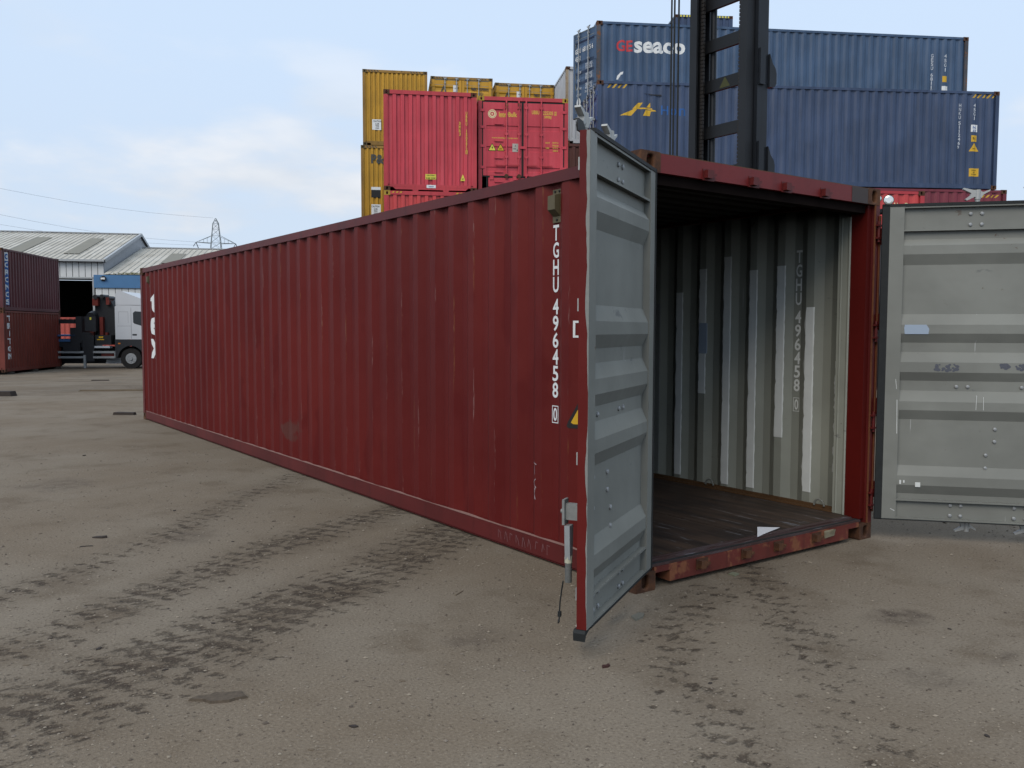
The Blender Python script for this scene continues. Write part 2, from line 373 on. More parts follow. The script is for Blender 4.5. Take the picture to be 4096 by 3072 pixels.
def casting_mesh(sx, sy, sz, mat, bevel=0):
    """corner casting whose outer corner is the origin, extending to (sx,sy,sz)*size"""
    k = (sx, sy, sz, mat.name, bevel)
    if k in CAST: return CAST[k]
    a, b, c = .162, .178, .118; mb = MB()
    cx, cy, cz = sx * a / 2, sy * b / 2, sz * c / 2
    d = 0.045
    mb.holed((cx, 0, cz), (sy, 0, 0), (0, 0, 1), a / 2, c / 2, .026, .040, d)                       # end face
    mb.holed((0, cy, cz), (0, -sx, 0), (0, 0, 1), b / 2, c / 2, .028, .040, d)                      # side face
    x0, x1 = sorted((0, sx * a)); y0, y1 = sorted((0, sy * b)); z0, z1 = sorted((0, sz * c))
    mb.poly([(x0, sy * b, z0), (x1, sy * b, z0), (x1, sy * b, z1), (x0, sy * b, z1)])
    mb.poly([(sx * a, y0, z0), (sx * a, y1, z0), (sx * a, y1, z1), (sx * a, y0, z1)])
    mb.poly([(x0, y0, z0), (x1, y0, z0), (x1, y1, z0), (x0, y1, z0)]); mb.poly([(x0, y0, z1), (x1, y0, z1), (x1, y1, z1), (x0, y1, z1)])
    me = mb.mesh('corner_casting', [mat, M['casting_hole']])
    if bevel:
        bm = bmesh.new(); bm.from_mesh(me); bmesh.ops.remove_doubles(bm, verts=bm.verts, dist=1e-5); bmesh.ops.recalc_face_normals(bm, faces=bm.faces)
        ed = [e for e in bm.edges if len(e.link_faces) == 2 and e.calc_face_angle(0) > .9]
        bmesh.ops.bevel(bm, geom=ed, offset=bevel, segments=3, affect='EDGES', profile=.5); bm.to_mesh(me); bm.free()
    CAST[k] = me; return me
MESHC = {}
def leaf(root, side, hinge, zb, zt, wdt, ang, mo, mi, rods='galv', rod_a=(.36, .84), hero=False, handles=True, ridges=None, gask=True, hz=None):
    """door leaf; side=-1 hinged at left, +1 hinged at right (as seen from outside); y=0 outside face, y=.05 inside face"""
    s = -side; H_ = zt - zb; T = .050; X_ = lambda a: s * a
    mb = MB()
    def bx(a0, a1, y0, y1, z0, z1, m_=0):
        x0, x1 = sorted((X_(a0), X_(a1))); mb.box(x0, x1, y0, y1, z0, z1, m_)
    sw = .100; lip = .012
    for a0, a1 in ((0, sw), (wdt - sw, wdt)):
        e0 = a0 if a0 == 0 else a1                            # the outer edge and face keep the outside colour
        i0 = a1 if a0 == 0 else a0
        bx(min(e0, i0) + .001, max(e0, i0) - .001, .001, T, zb, zt, 1)
        mb.poly([(X_(a0), 0, zb), (X_(a1), 0, zb), (X_(a1), 0, zt), (X_(a0), 0, zt)], 0); mb.poly([(X_(e0), 0, zb), (X_(e0), T - .001, zb), (X_(e0), T - .001, zt), (X_(e0), 0, zt)], 0)
    a0, a1 = sw, wdt - sw
    k = lambda z: zb + (z - .165) / (2.455 - .165) * H_
    for z0, z1 in ((zb, zb + lip), (zt - lip, zt)): bx(a0, a1, .002, T - .002, z0, z1, 1)
    for zc in (k(2.283), k(.307)): bx(a0, a1, .006, T - .003, zc - .006, zc + .006, 1)
    def strip(p):
        for (z_a, ya), (z_b, yb) in zip(p, p[1:]):
            l, r = X_(a0), X_(a1)
            mb.poly([(l, ya, z_a), (r, ya, z_a), (r, yb, z_b), (l, yb, z_b)], 1)
            mb.poly([(l, ya - .004, z_a), (r, ya - .004, z_a), (r, yb - .004, z_b), (l, yb - .004, z_b)], 0)
    rd = ridges or ((2.219, 2.174, 2.110, 2.034), (1.677, 1.600, 1.536, 1.469), (1.400, 1.327, 1.254, 1.190), (1.117, 1.039, .975, .904), (.562, .489, .420, .352))
    pr = [(k(2.277), .012)]
    for q in rd: pr += [(k(q[0]), .012), (k(q[1]), .044), (k(q[2]), .044), (k(q[3]), .012)]
    pr += [(k(.313), .012)]
    strip(pr); strip([(k(2.289), .014), (zt - lip, .014)]); strip([(zb + lip, .014), (k(.301), .014)])
    d = mb.obj('door', [mo, mi], root, (hinge[0], hinge[1], 0), ang)
    if gask:
        g = MB(); e = .020; eb = .008 if hero else e; eh = (.050 if side > 0 else .02) if hero else e; wf = wdt - .06 if (hero and side < 0) else wdt + .004
        def gb(a0, a1, y0, y1, z0, z1):
            x0, x1 = sorted((X_(a0), X_(a1))); g.box(x0, x1, y0, y1, z0, z1)
        gb(-eh, wf, T - .022, T + .004, zt + .001, zt + e); gb(-eh, wf, T - .022, T + .004, zb - eb, zb - .001); gb(-eh, -.001, T - .022, T + .004, zb - eb, zt + e)
        if not hero: gb(wdt + .001, wdt + e, T - .022, T + .004, zb - e, zt + e)
        g.obj('gasket', M['rubber'], d)
    rm = M[rods]
    for i, a in enumerate(rod_a):
        b = MB(); b.cyl((X_(a), -.035, zb - .055), (X_(a), -.035, zt + (.095 if hero else .055)), .017, 10)
        for zz_ in (zb + .12, zb + H_ * .34, zb + H_ * .66, zt - .12):
            b.box(X_(a) - .03, X_(a) + .03, -.054, .001, zz_ - .03, zz_ + .03)
        b.obj('locking_bar', rm, d)
        for zc, sg in ((zb - .045, -1), (zt + (.085 if hero else .045), 1)):
            c = MB()                                              # forked cam end
            pl = [(-.080, .030), (-.035, .012), (.0, .024), (.035, .030), (.095, .046), (.100, .036), (.045, .006), (.050, -.010), (.085, -.036), (.072, -.046), (.020, -.020), (-.022, -.030), (-.036, -.006), (-.078, .018)]
            c.prism([(px * (-s if sg < 0 else 1) * (.8 if sg < 0 else 1.), zc + pz * sg) for px, pz in pl], -.050, -.020); c.cyl((0, -.035, zc - .04), (0, -.035, zc + .03), .022, 8)
            o = c.obj('cam', rm, d, (X_(a), 0, 0))
        if handles:
            hzz = hz or (zb + H_ * .24)
            h = MB(); dirn = 1 if i == 0 else -1
            L_ = .40
            h.prism([(0, hzz - .02), (L_ * .8, hzz - .014), (L_, hzz - .012), (L_, hzz + .012), (L_ * .8, hzz + .014), (0, hzz + .02)], -.075, -.050, lambda a_, y, z: (X_(a) - dirn * s * a_ * .98, y, z))
            h.box(X_(a) - .04, X_(a) + .04, -.078, -.012, hzz - .045, hzz + .045)
            h.obj('handle', rm, d)
    for i in range(4):
        zz_ = zb + H_ * (.09 + .273 * i); h = MB()
        x0, x1 = sorted((X_(-.05), X_(.09))); h.box(x0, x1, -.012, .012, zz_ - .045, zz_ + .045); h.cyl((X_(-.035), -.006, zz_ - .06), (X_(-.035), -.006, zz_ + .06), .017, 8)
        h.obj('hinge', mo, d)
    return d
def container(label, group, loc, rz, L, H, mat, near='blind', frame=None, cast=None, post=None, doorm=None, rods='galv', start=.16, hero=False, width=W, open_ang=(0, 0), rod_a=(.36, .84), simple=False, end_pitch=.25, ddet=True, name='shipping_container', handles=True, gap=False):
    """local frame: x across the width, y along the length (y=0 is the near end), z up"""
    frame = frame or mat; cast = cast or M['casting']; post = post or frame; wd_ = width
    root = empty(name, loc, rz, label, 'container', group)
    key = (L, H, mat.name, frame.name, near, start, wd_, post.name, simple)
    pr, val = prof(.10, L - .10, start)
    t0, t1 = .135, H - .070
    inn = M['grey_wall']
    if key not in MESHC:
        c = {}
        if simple:
            a = MB(); a.box(.04, wd_ - .04, .04, L - .04, .12, H - .02); c['body'] = a.mesh('body_panel', mat)
        else:
            for k, fn, off in (('s0', lambda s, d, z: (.012 + d, s, z), 1), ('s1', lambda s, d, z: (wd_ - .012 - d, s, z), -1)):
                a = MB(); sheet(a, pr, fn, t0, t1, 0)
                sheet(a, pr, (lambda s, d, z, fn=fn, off=off: tuple(Vector(fn(s, d, z)) + Vector((off * .004, 0, 0)))), t0, t1, 1); c[k] = a.mesh('side_panel', [mat, inn])
            a = MB(); a.box(.05, wd_ - .05, .03, L - .03, H - .045, H - .018); c['roof'] = a.mesh('roof_panel', [mat])
            a = MB(); a.box(.05, wd_ - .05, .03, L - .03, .09, .155); c['floor'] = a.mesh('floor_deck', M['floor'] if hero else frame)
            pe, _ = prof(.10, wd_ - .10, .10 + end_pitch * .12, end_pitch, .04, end_pitch * .44, end_pitch * .06)
            a = MB(); sheet(a, pe, lambda s, d, z: (s, L - .02 - d, z), .15, H - .1, 0); sheet(a, pe, lambda s, d, z: (s, L - .024 - d, z), .15, H - .1, 1); c['end'] = a.mesh('end_panel', [mat, inn])
            if near == 'blind':
                a = MB(); sheet(a, pe, lambda s, d, z: (s, .016 + d, z), .17, H - .11, 0); sheet(a, pe, lambda s, d, z: (s, .020 + d, z), .17, H - .11, 1); c['near'] = a.mesh('end_panel', [mat, inn])
            for k, x0, x1 in (('t0', .003, .063), ('t1', wd_ - .063, wd_ - .003)):
                a = MB(); a.box(x0, x1, .17, L - .17, H - .085, H - .012); c['r' + k] = a.mesh('top_rail', frame)
            for k, x0, x1 in (('b0', .004, .05), ('b1', wd_ - .05, wd_ - .004)):
                a = MB(); a.box(x0, x1, .17, L - .17, .022, .150); a.box(x0 - (.0 if k == 'b0' else .02), x1 + (.02 if k == 'b0' else 0), .17, L - .17, .017, .026); c['r' + k] = a.mesh('bottom_rail', frame)
            for k, x in (('p0', 0), ('p1', 1)):
                for e, y in (('n', 0), ('f', 1)):
                    a = MB(); x0, x1 = (.002, .100) if x == 0 else (wd_ - .100, wd_ - .002); y0, y1 = (.003, .120) if y == 0 else (L - .120, L - .003)
                    a.box(x0, x1, y0, y1, .11, H - .11); c[k + e] = a.mesh('corner_post', post)
        for k, y0, y1 in (('n', .004, .09), ('f', L - .09, L - .004)):
            a = MB(); a.box(.162, wd_ - .162, y0, y1, H - .105, H - .004); c['h' + k] = a.mesh('header', frame)
            a = MB(); a.box(.162, wd_ - .162, y0, y1, .10, .17)
            if gap: a.prism([(.30, .035), (wd_ - .30, .035), (wd_ - .22, .105), (.22, .105)], y0, y1)
            else: a.box(.30, wd_ - .30, y0, y1, .02, .101)
            c['s' + k] = a.mesh('sill', frame)
        MESHC[key] = c
    c = MESHC[key]
    nm = {'body': 'body_panel', 's0': 'side_panel', 's1': 'side_panel', 'roof': 'roof_panel', 'floor': 'floor_deck', 'end': 'end_panel', 'near': 'end_panel'}
    for k, me in c.items():
        if hero and k in ('hn', 'sn', 'p0n', 'p1n', 'roof', 'floor'): continue
        link(me.name.split('.')[0], me, root)
    for sx in (1, -1):
        for sy in (1, -1):
            for sz in (1, -1):
                link('corner_casting', casting_mesh(sx, sy, sz, cast, .012 if hero else 0), root, (0 if sx > 0 else wd_, 0 if sy > 0 else L, 0 if sz > 0 else H))
    if near == 'door':
        wl_ = (wd_ - .145) / 2
        for side, x in ((-1, .065), (1, wd_ - .065)):
            leaf(root, side, (x, .002), .175, H - .125, wl_, (-R(open_ang[0]) if side < 0 else R(open_ang[1])), doorm or mat, inn, rods, rod_a, handles=handles)
    return root, val
def side_place(wd_, val, eps=.003):        # lettering on the x=W long side, u = +y
    return lambda u, v: (wd_ - .012 - val(u) + eps, u, v)
def folds(L, start, lo, hi, pitch=.2785, crest=.072, slope=.068):
    out = []; k = -2
    while start + k * pitch < hi + pitch:
        b = start + k * pitch; out += [q for q in (b, b + slope, b + pitch - crest - slope, b + pitch - crest) if lo < q < hi]; k += 1
    return out

# ------------------------------------------------------------------ ground
WV = Vector((math.sin(YAW), math.cos(YAW))); RV = Vector((math.cos(YAW), -math.sin(YAW)))
def sstep(a, b, x):
    q = max(0, min(1, (x - a) / (b - a))); return q * q * (3 - 2 * q)
def gz(x, y):                                            # the yard falls away a little towards the sheds on the left
    d = (x - CAM.x) * WV.x + (y - CAM.y) * WV.y; l = (x - CAM.x) * RV.x + (y - CAM.y) * RV.y
    return -.38 * sstep(17, 36, d) * sstep(-1, -9, l)
g = MB()
ds = [-30, -12, -5, -2] + [i * .75 for i in range(0, 28)] + [22, 24, 26, 28, 30, 32, 34, 36, 38, 40, 44, 50, 60, 80, 120, 200, 400, 900]
ls = [-900, -400, -200, -100, -60, -45, -35] + [-30 + 1.5 * i for i in range(0, 36)] + [26, 32, 45, 70, 120, 300, 900]
for d in ds:
    for l in ls:
        x = CAM.x + WV.x * d + RV.x * l; y = CAM.y + WV.y * d + RV.y * l; g.v.append((x, y, gz(x, y)))
nl = len(ls)
for i in range(len(ds) - 1):
    for j in range(nl - 1):
        g.f.append((i * nl + j, i * nl + j + 1, (i + 1) * nl + j + 1, (i + 1) * nl + j)); g.m.append(0); g.sm.append(True)
t = NT('dusty_yard_ground', .95, spec=.15)
pos = t.n('ShaderNodeNewGeometry').outputs['Position']; t.co = pos
P = t.xyz()
big = t.noise(.35, 5, .6); mid = t.noise(1.6, 6, .62); grit = t.noise(70, 3, .6); grit2 = t.noise(190, 2, .6); peb = t.voro(85, out='Distance')
col = t.mix(t.ramp(big, .32, .68), (.194, .149, .104), (.240, .198, .149))
col = t.mix(t.ramp(mid, .50, .72, 0, .62), col, (.128, .094, .062))
col = t.mix(t.ramp(mid, .46, .26, 0, .45), col, (.262, .218, .162))
def band(pts, hw, soft):
    """1 inside a track of half width hw along the polyline, 0 outside"""
    best = None
    for (ax, ay), (bx_, by) in zip(pts, pts[1:]):
        dx, dy = bx_ - ax, by - ay; L2 = dx * dx + dy * dy
        rx = t.math('SUBTRACT', P[0], ax); ry = t.math('SUBTRACT', P[1], ay)
        h = t.math('DIVIDE', t.math('ADD', t.math('MULTIPLY', rx, dx), t.math('MULTIPLY', ry, dy)), L2, clamp=True)
        ex = t.math('SUBTRACT', rx, t.math('MULTIPLY', h, dx)); ey = t.math('SUBTRACT', ry, t.math('MULTIPLY', h, dy))
        dd = t.math('SQRT', t.math('ADD', t.math('MULTIPLY', ex, ex), t.math('MULTIPLY', ey, ey)))
        best = dd if best is None else t.math('MINIMUM', best, dd)
    return t.ramp(best, hw + soft, hw - soft)
def mx(*a):
    r = a[0]
    for b in a[1:]: r = t.math('MAXIMUM', r, b)
    return r
strong = mx(band([(-4.6, -.35), (-2.97, .50), (-1.85, .92), (-1.2, 1.26), (.3, 2.2)], .36, .20),
            t.math('MULTIPLY', band([(-4.4, .55), (-2.9, 1.22), (-1.95, 1.93), (-1.25, 2.36), (.3, 3.1)], .26, .20), .97),
            t.math('MULTIPLY', band([(-3.6, 1.75), (-2.46, 2.55), (-1.7, 3.3), (-.9, 4.2), (.4, 5.6)], .22, .22), .84),
            t.math('MULTIPLY', band([(-1.6, -2.2), (-.98, -1.53), (-.62, -.88), (-.12, -.50), (.4, -.22)], .22, .22), .80),
            t.math('MULTIPLY', band([(-1.0, -2.6), (-.30, -1.52), (.18, -1.05), (.52, -.60), (1.0, .0)], .24, .22), .80),
            t.math('MULTIPLY', band([(-4.5, -.9), (-3.0, .05), (-2.2, .45)], .30, .3), .82),
            t.math('MULTIPLY', band([(-4, 20), (4, 24), (10, 25)], 2.2, 2.5), .80))
wv = t.map((1, 1, 1), rot=(0, 0, R(-28)), src=pos)
tread = t.noise(1, 5, .62, t.map((9, 19, 1), rot=(0, 0, R(-64)), src=pos))
tread2 = t.noise(24, 5, .65)
al = t.math('ADD', t.math('MULTIPLY', P[0], .88), t.math('MULTIPLY', P[1], .47))
lug = t.math('SINE', t.math('ADD', t.math('MULTIPLY', al, 46.), t.math('MULTIPLY', t.noise(2.2, 2), 9.)))
tm = t.math('ADD', t.math('ADD', t.math('MULTIPLY', tread, .58), t.math('MULTIPLY', tread2, .42)), t.math('MULTIPLY', lug, .040))
strong = t.math('MULTIPLY', strong, t.ramp(t.noise(.9, 3), .30, .56, .72, 1.0))
wet = t.ramp(t.math('ADD', tm, t.math('MULTIPLY', t.math('SUBTRACT', strong, 1.0), .22)), .455, .575)
dust = t.math('MULTIPLY', strong, t.ramp(mid, .3, .65, .15, .62))
col = t.mix(dust, col, (.120, .088, .060))
col = t.mix(t.math('MULTIPLY', wet, t.ramp(t.noise(3, 4, .6), .3, .62, .55, .92)), col, (.052, .037, .027))
def blob(x, y, r, sx=1., sy=1.):
    a = t.math('MULTIPLY', t.math('SUBTRACT', P[0], x), sx); b = t.math('MULTIPLY', t.math('SUBTRACT', P[1], y), sy)
    d = t.math('SQRT', t.math('ADD', t.math('MULTIPLY', a, a), t.math('MULTIPLY', b, b)))
    return t.ramp(t.math('ADD', d, t.math('MULTIPLY', t.math('SUBTRACT', mid, .5), r * 3.2)), r, r * .15)
oil = t.math('MULTIPLY', t.ramp(t.noise(9, 5, .65), .35, .62, .25, 1.), 1.0); oil = t.math('MULTIPLY', oil, mx(t.math('MULTIPLY', blob(.88, -1.14, .24, 1, 1.3), 1.), t.math('MULTIPLY', blob(.74, -1.74, .13, .6, 1.6), .9), t.math('MULTIPLY', blob(-1.20, -.05, .22), .45), t.math('MULTIPLY', blob(.25, -1.65, .2), .4), t.math('MULTIPLY', blob(-2.2, 6.0, .5), .5), t.math('MULTIPLY', blob(-.75, 4.5, .25), .35), t.math('MULTIPLY', blob(-1.75, 3.0, .3), .5)))
col = t.mix(oil, col, (.085, .064, .050))
far = t.ramp(t.noise(.8, 5, .65, t.map((.5, 2.2, 1), src=pos)), .5, .62)
d2 = t.math('ADD', t.math('MULTIPLY', P[0], WV.x), t.math('MULTIPLY', P[1], WV.y))
col = t.mix(t.math('MULTIPLY', t.math('MULTIPLY', far, t.ramp(d2, 12, 26)), .55), col, (.10, .085, .07))
col = t.mix(t.ramp(grit, .52, .75, 0, .5), col, (.35, .288, .212)); col = t.mix(t.ramp(grit, .48, .28, 0, .55), col, (.095, .070, .048))
col = t.mix(t.ramp(grit2, .60, .76, 0, .35), col, (.42, .36, .28))
col = t.mix(t.ramp(t.noise(26, 4, .65), .635, .66, 0, .75), col, (.075, .055, .042))
t.col(col)
hgt = t.math('ADD', t.math('ADD', t.math('MULTIPLY', grit, .5), t.math('MULTIPLY', grit2, .22)), t.math('SUBTRACT', t.math('MULTIPLY', mid, 1.2), t.math('MULTIPLY', wet, .8)))
t.bump(hgt, .75, .016)
ground = struct(g.obj('ground', t.mat)); M['ground'] = t.mat

# ------------------------------------------------------------------ the open container
L, H = 12.192, 2.591
hero, hval = container('open red oxide container with its two end doors swung wide, empty inside', None, (0, 0, 0), 0, L, H, M['hero'], near='open', frame=M['hero_frame'], start=HY0, hero=True)
# roof and floor
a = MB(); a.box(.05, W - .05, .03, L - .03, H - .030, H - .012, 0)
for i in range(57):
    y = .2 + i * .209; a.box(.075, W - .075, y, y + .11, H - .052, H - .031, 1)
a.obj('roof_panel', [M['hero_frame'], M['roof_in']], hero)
for i, (y0, y1) in enumerate(((.13, 2.50), (2.504, 4.90), (4.904, 7.30), (7.304, 9.70), (9.704, L - .05))):
    for x0, x1 in ((.07, 1.215), (1.221, W - .115)):
        a = MB(); a.box(x0, x1, y0, y1, .128, .158 + random.uniform(0, .001)); a.obj('floor_board', M['floor'], hero)
a = MB(); a.box(W - .113, W - .052, .13, L - .05, .10, .168); a.box(W - .075, W - .05, .13, L - .05, .168, .19); a.obj('floor_edge', M['floor_edge'], hero)
a = MB(); a.box(.052, .068, .13, L - .05, .10, .168); a.obj('floor_edge', M['floor_edge'], hero)
a = MB(); a.box(.055, W - .055, .105, L - .05, .088, .126); a.obj('cross_members', M['hero_frame'], hero)
# header and sill
a = MB(); a.box(.158, W - .158, .004, .110, 2.474, 2.583); a.obj('header', M['hero_header'], hero)
a = MB(); a.box(.100, W - .135, .040, .112, 2.412, 2.473); a.obj('header_lip', plain('shaded_lip', (.012, .008, .007), .95, var=.4, scale=9, spec=.05), hero)  # shade below the header is put into this near-black lip colour
a = MB(); a.box(W - .36, W - .158, .0015, .0038, 2.474, 2.583); a.obj('header_sleeve', plain('bare_steel_brown', (.050, .036, .032), .6), hero)
a = MB(); a.box(.158, W - .158, .006, .11, 2.5835, 2.5875); a.obj('roof_edge', M['floor_edge'], hero)
a = MB()
a.prism([(.158, .100), (.290, .100), (.290, .030), (W - .290, .030), (W - .290, .100), (W - .158, .100), (W - .158, .136), (.158, .136)], .006, .105)
a.obj('sill', M['hero_sill'], hero)
a = MB(); a.box(.290, .300, .105, .40, .035, .10); a.box(W - .30, W - .29, .105, .40, .035, .10); a.box(.29, W - .29, .395, .40, .03, .11); a.obj('sill_pocket', M['hero_frame'], hero)
t = NT('scraped_threshold', .5, .2)
q = t.noise(1, 6, .7, t.map((2.2, 30, 1))); col = t.mix(t.ramp(q, .4, .62), (.060, .030, .026), (.095, .070, .072)); col = t.mix(t.ramp(t.noise(1, 5, .7, t.map((3, 42, 1), (4, 4, 0))), .6, .66), col, (.27, .27, .30)); t.col(col)
a = MB(); a.box(.10, W - .13, .012, .128, .137, .149); a.box(.10, W - .13, .085, .128, .149, .1575); a.obj('threshold_plate', t.mat, hero)
a = MB(); a.box(.12, W - .14, .028, .046, .149, .153); a.obj('threshold_seal', M['rubber'], hero)
# corner posts at the open end
for m_, (x0, x1, y0, y1, z0, z1) in (('hero_frame', (.003, .100, .004, .115, .118, 2.473)), ('hero_frame', (W - .062, W - .003, .004, .125, .118, 2.473)), ('hero_post', (W - .118, W - .063, .030, .165, .150, 2.473))):
    a = MB(); a.box(x0, x1, y0, y1, z0, z1); a.obj('corner_post', M[m_], hero)
a = MB(); a.box(W - .070, W - .061, -.004, .006, .12, 2.47); a.box(W - .010, W + .004, -.006, .004, .2, 2.40); a.obj('post_bead', paint('rusty_bead', (.15, .045, .02), .7, .3, rust=.4), hero)
a = MB()
for x, y in ((W - .118, .167), (W - .100, .20), (W - .112, .235)): a.cyl((x, y, .16), (x, y, 2.40), .010, 8)
a.box(W - .118, W - .066, .166, .262, .16, 2.40); a.obj('jamb_strip', M['grey_wall'], hero)
for z in (.30, .88, 1.55, 2.28):
    for x in (.045, W - .035):
        a = MB(); a.box(x - .032, x + .032, -.026, .006, z - .052, z - .040); a.box(x - .032, x + .032, -.026, .006, z + .040, z + .052); a.cyl((x, -.012, z - .075), (x, -.012, z + .075), .012, 8); a.obj('hinge_lug', M['hero_frame'], hero)
for zk, mm in ((2.502, 'hero_header'), (.096, 'hero_sill')):
    for x in (.568, .995, 1.330, 1.752):
        a = MB()
        a.prism([(-.035, -.022), (.010, -.026), (.012, .022), (-.033, .026)], -.030, .012); a.prism([(.012, -.018), (.055, -.006), (.058, .006), (.050, .010), (.030, .004), (.012, .016)], -.024, .008)
        a.box(-.045, .058, .000, .0075, -.034, .034)
        a.obj('cam_keeper', M['hero_frame'] if zk > 1 else M['casting'], hero, (x, .0, zk))
# lashing rings along the floor
for y in (.40, 1.52, 2.64, 3.76, 4.9):
    a = MB(); pts = [Vector((W - .085, y + .045 * math.cos(q), .185 + .05 * math.sin(q))) for q in [math.pi * i / 8 for i in range(9)]]; a.tube(pts, .008, 6); a.obj('lashing_ring', M['grey_door'], hero)
# vents
for y, zt in ((.806, 2.470), (11.66, 2.47)):
    v = MB(); x0 = .047; yw = .046
    v.box(x0 - .010, x0, y - yw, y + yw, zt - .215, zt)
    v.prism([(0, zt - .175), (.048, zt - .135), (.048, zt - .045), (0, zt - .030)], y - .034, y + .040, lambda a_, y_, b_: (x0 - .010 - a_, y_, b_))
    vo = v.obj('vent', M['vent'], hero)
    for yy, zz_ in ((y - .025, zt - .015), (y + .02, zt - .015), (y, zt - .198)): MB().cyl((x0 - .017, yy, zz_), (x0 - .009, yy, zz_), .007, 8).obj('vent_screw', M['rubber'], vo)
rnd = random.Random(2); a = MB(); ys = [.17 + i * .11 for i in range(109)]
ws = [rnd.uniform(.001, .012) for _ in ys]
for y0, y1, w0, w1 in zip(ys, ys[1:], ws, ws[1:]): a.poly([(.0035 - w0 * .3, y0, .1505), (.0035 - w1 * .3, y1, .1505), (.012, y1, .152 + w1), (.012, y0, .152 + w0)])
a.obj('weld_seam', plain('chalky_weld', (.20, .105, .085), .8, var=.3, scale=8), hero)
# lettering on the long side (x=0 faces -x; reading direction is -y)
def lside(eps=.003): return lambda u, v: (.012 + hval(-u) - eps, -u, v)
cut0 = [-q for q in folds(L, HY0, .1, L)]
lettering(hero, M['white_txt'], stack_text('TGHU', -.826, 2.243, .1127, .060, .102) + stack_text('496458', -.826, 1.761, .1102, .060, .102), lside())
lettering(hero, M['white_txt'], [('0', -.826, .998, .040, .088)] + frame_poly(-.826, .998, .066, .116, .006), lside())
lettering(hero, M['white_txt'], [(c, -.510, z, .085 if c != '1' else .04, .115) for c, z in (('4', 2.15), ('2', 2.01), ('G', 1.87), ('1', 1.73))], lside(), [c for c in cut0 if -.7 < c < -.3])
lettering(hero, M['white_txt'], [('i', -.575, 1.565, .020, .070), ('c', -.535, 1.555, .04, .05)] + frame_poly(-.550, 1.562, .145, .108, .014) + [('81', -.535, 1.478, .09, .055)], lside(), [c for c in cut0 if -.7 < c < -.3])
lettering(hero, M['black'], tri_poly(-.50, .937, .33, .30), lside(.002), [c for c in cut0 if -.9 < c < -.2], 'warning_sign')
lettering(hero, M['warn_yel'], tri_poly(-.50, .962, .262, .238), lside(.004), [c for c in cut0 if -.9 < c < -.2], 'warning_sign')
lettering(hero, M['black'], [('SUPER', -.50, 1.040, .15, .020), ('HEAVY', -.50, 1.005, .165, .020)], lside(.006), [c for c in cut0 if -.9 < c < -.2])
fc = [c for c in cut0 if -11.95 < c < -11.0]
lettering(hero, M['white_txt'], [('t', -11.435, 1.99, .20, .34), ('e', -11.43, 1.60, .27, .30), ('x', -11.43, 1.23, .27, .32)], lside(), fc, bold=.035)
# chalk marks
def stroke(parent, pts, w, place, mat):
    it = []
    for (a_, b_), (c_, d_) in zip(pts, pts[1:]):
        dx, dy = c_ - a_, d_ - b_; l_ = math.hypot(dx, dy) or 1; nx, ny = -dy / l_ * w / 2, dx / l_ * w / 2
        it.append(('poly', [(a_ + nx, b_ + ny), (c_ + nx, d_ + ny), (c_ - nx, d_ - ny), (a_ - nx, b_ - ny)]))
    return it
it = []
for s_ in ([(-1.03, .655), (-.985, .645)], [(-1.008, .635), (-1.008, .575)], [(-.992, .545), (-1.030, .520), (-.986, .485)], [(-1.020, .478), (-.995, .405)], [(-.998, .485), (-1.014, .405)]): it += stroke(hero, s_, .006, None, None)
lettering(hero, M['chalk'], it, lside(.002), [c for c in cut0 if -1.2 < c < -.8], 'chalk_mark')
it = []; rnd = random.Random(3); u = -1.42
for k in range(9):
    x = u + k * .072 + rnd.uniform(-.01, .01)
    pts = [(x, .048 + rnd.uniform(0, .02)), (x + rnd.uniform(-.006, .012), .118), (x + .028, .095 + rnd.uniform(-.02, .02)), (x + .035, .050)][:rnd.choice((2, 3, 4))]
    it += stroke(hero, pts, .0028, None, None)
struct(lettering(hero, M['chalk_dim'], it, lambda u, v: (.003, -u, v), (), 'chalk_mark'), 'stuff')
lettering(hero, M['chalk'], stroke(hero, [(-.665, .040), (-.660, .110)], .004, 0, 0) + stroke(hero, [(-.625, .035), (-.620, .105)], .004, 0, 0) + stroke(hero, [(-.67, .072), (-.615, .074)], .004, 0, 0), lambda u, v: (.0028, -u, v), (), 'chalk_mark')
# lettering and repair paint on the far inside wall
def iside(eps=.003): return lambda u, v: (W - .016 - hval(-u) - eps, -u, v)
lettering(hero, M['white_txt_in'], stack_text('TGHU', -.678, 2.197, .1127, .056, .100) + stack_text('496458', -.678, 1.715, .1102, .056, .100), iside(), [c for c in cut0 if -.9 < c < -.4])
lettering(hero, M['white_txt_in'], [('0', -.678, .958, .036, .086)] + frame_poly(-.678, .958, .060, .112, .005), iside(), [c for c in cut0 if -.9 < c < -.4])
rnd = random.Random(5)
for b_, z0, z1 in ((HY0 - HP - HP, .46, 1.32), (HY0 - HP, .27, 1.74), (HY0, .68, 2.08), (HY0 + HP, .22, 2.06), (HY0 + 2 * HP, .21, 2.19), (HY0 + 3 * HP, .99, 2.1), (HY0 + 4 * HP, .22, 1.9), (HY0 + 5 * HP, .21, 1.8)):
    n = 46; ya, yb = b_ + .060, b_ + .148; it = []
    ed = [yb + rnd.uniform(-.012, .004) + .006 * math.sin(i * .7 + b_ * 9) for i in range(n + 1)]; e2 = [ya + rnd.uniform(-.002, .002) for _ in range(n + 1)]
    for i in range(n):
        za, zb_ = z0 + (z1 - z0) * i / n, z0 + (z1 - z0) * (i + 1) / n
        it.append(('poly', [(-ed[i], za), (-e2[i], za), (-e2[i + 1], zb_), (-ed[i + 1], zb_)]))
    lettering(hero, M['patch'] if b_ < 1.9 else M['overspray'], it, iside(.002), [c for c in cut0 if -yb - .1 < c < -ya + .1], 'paint_patch')
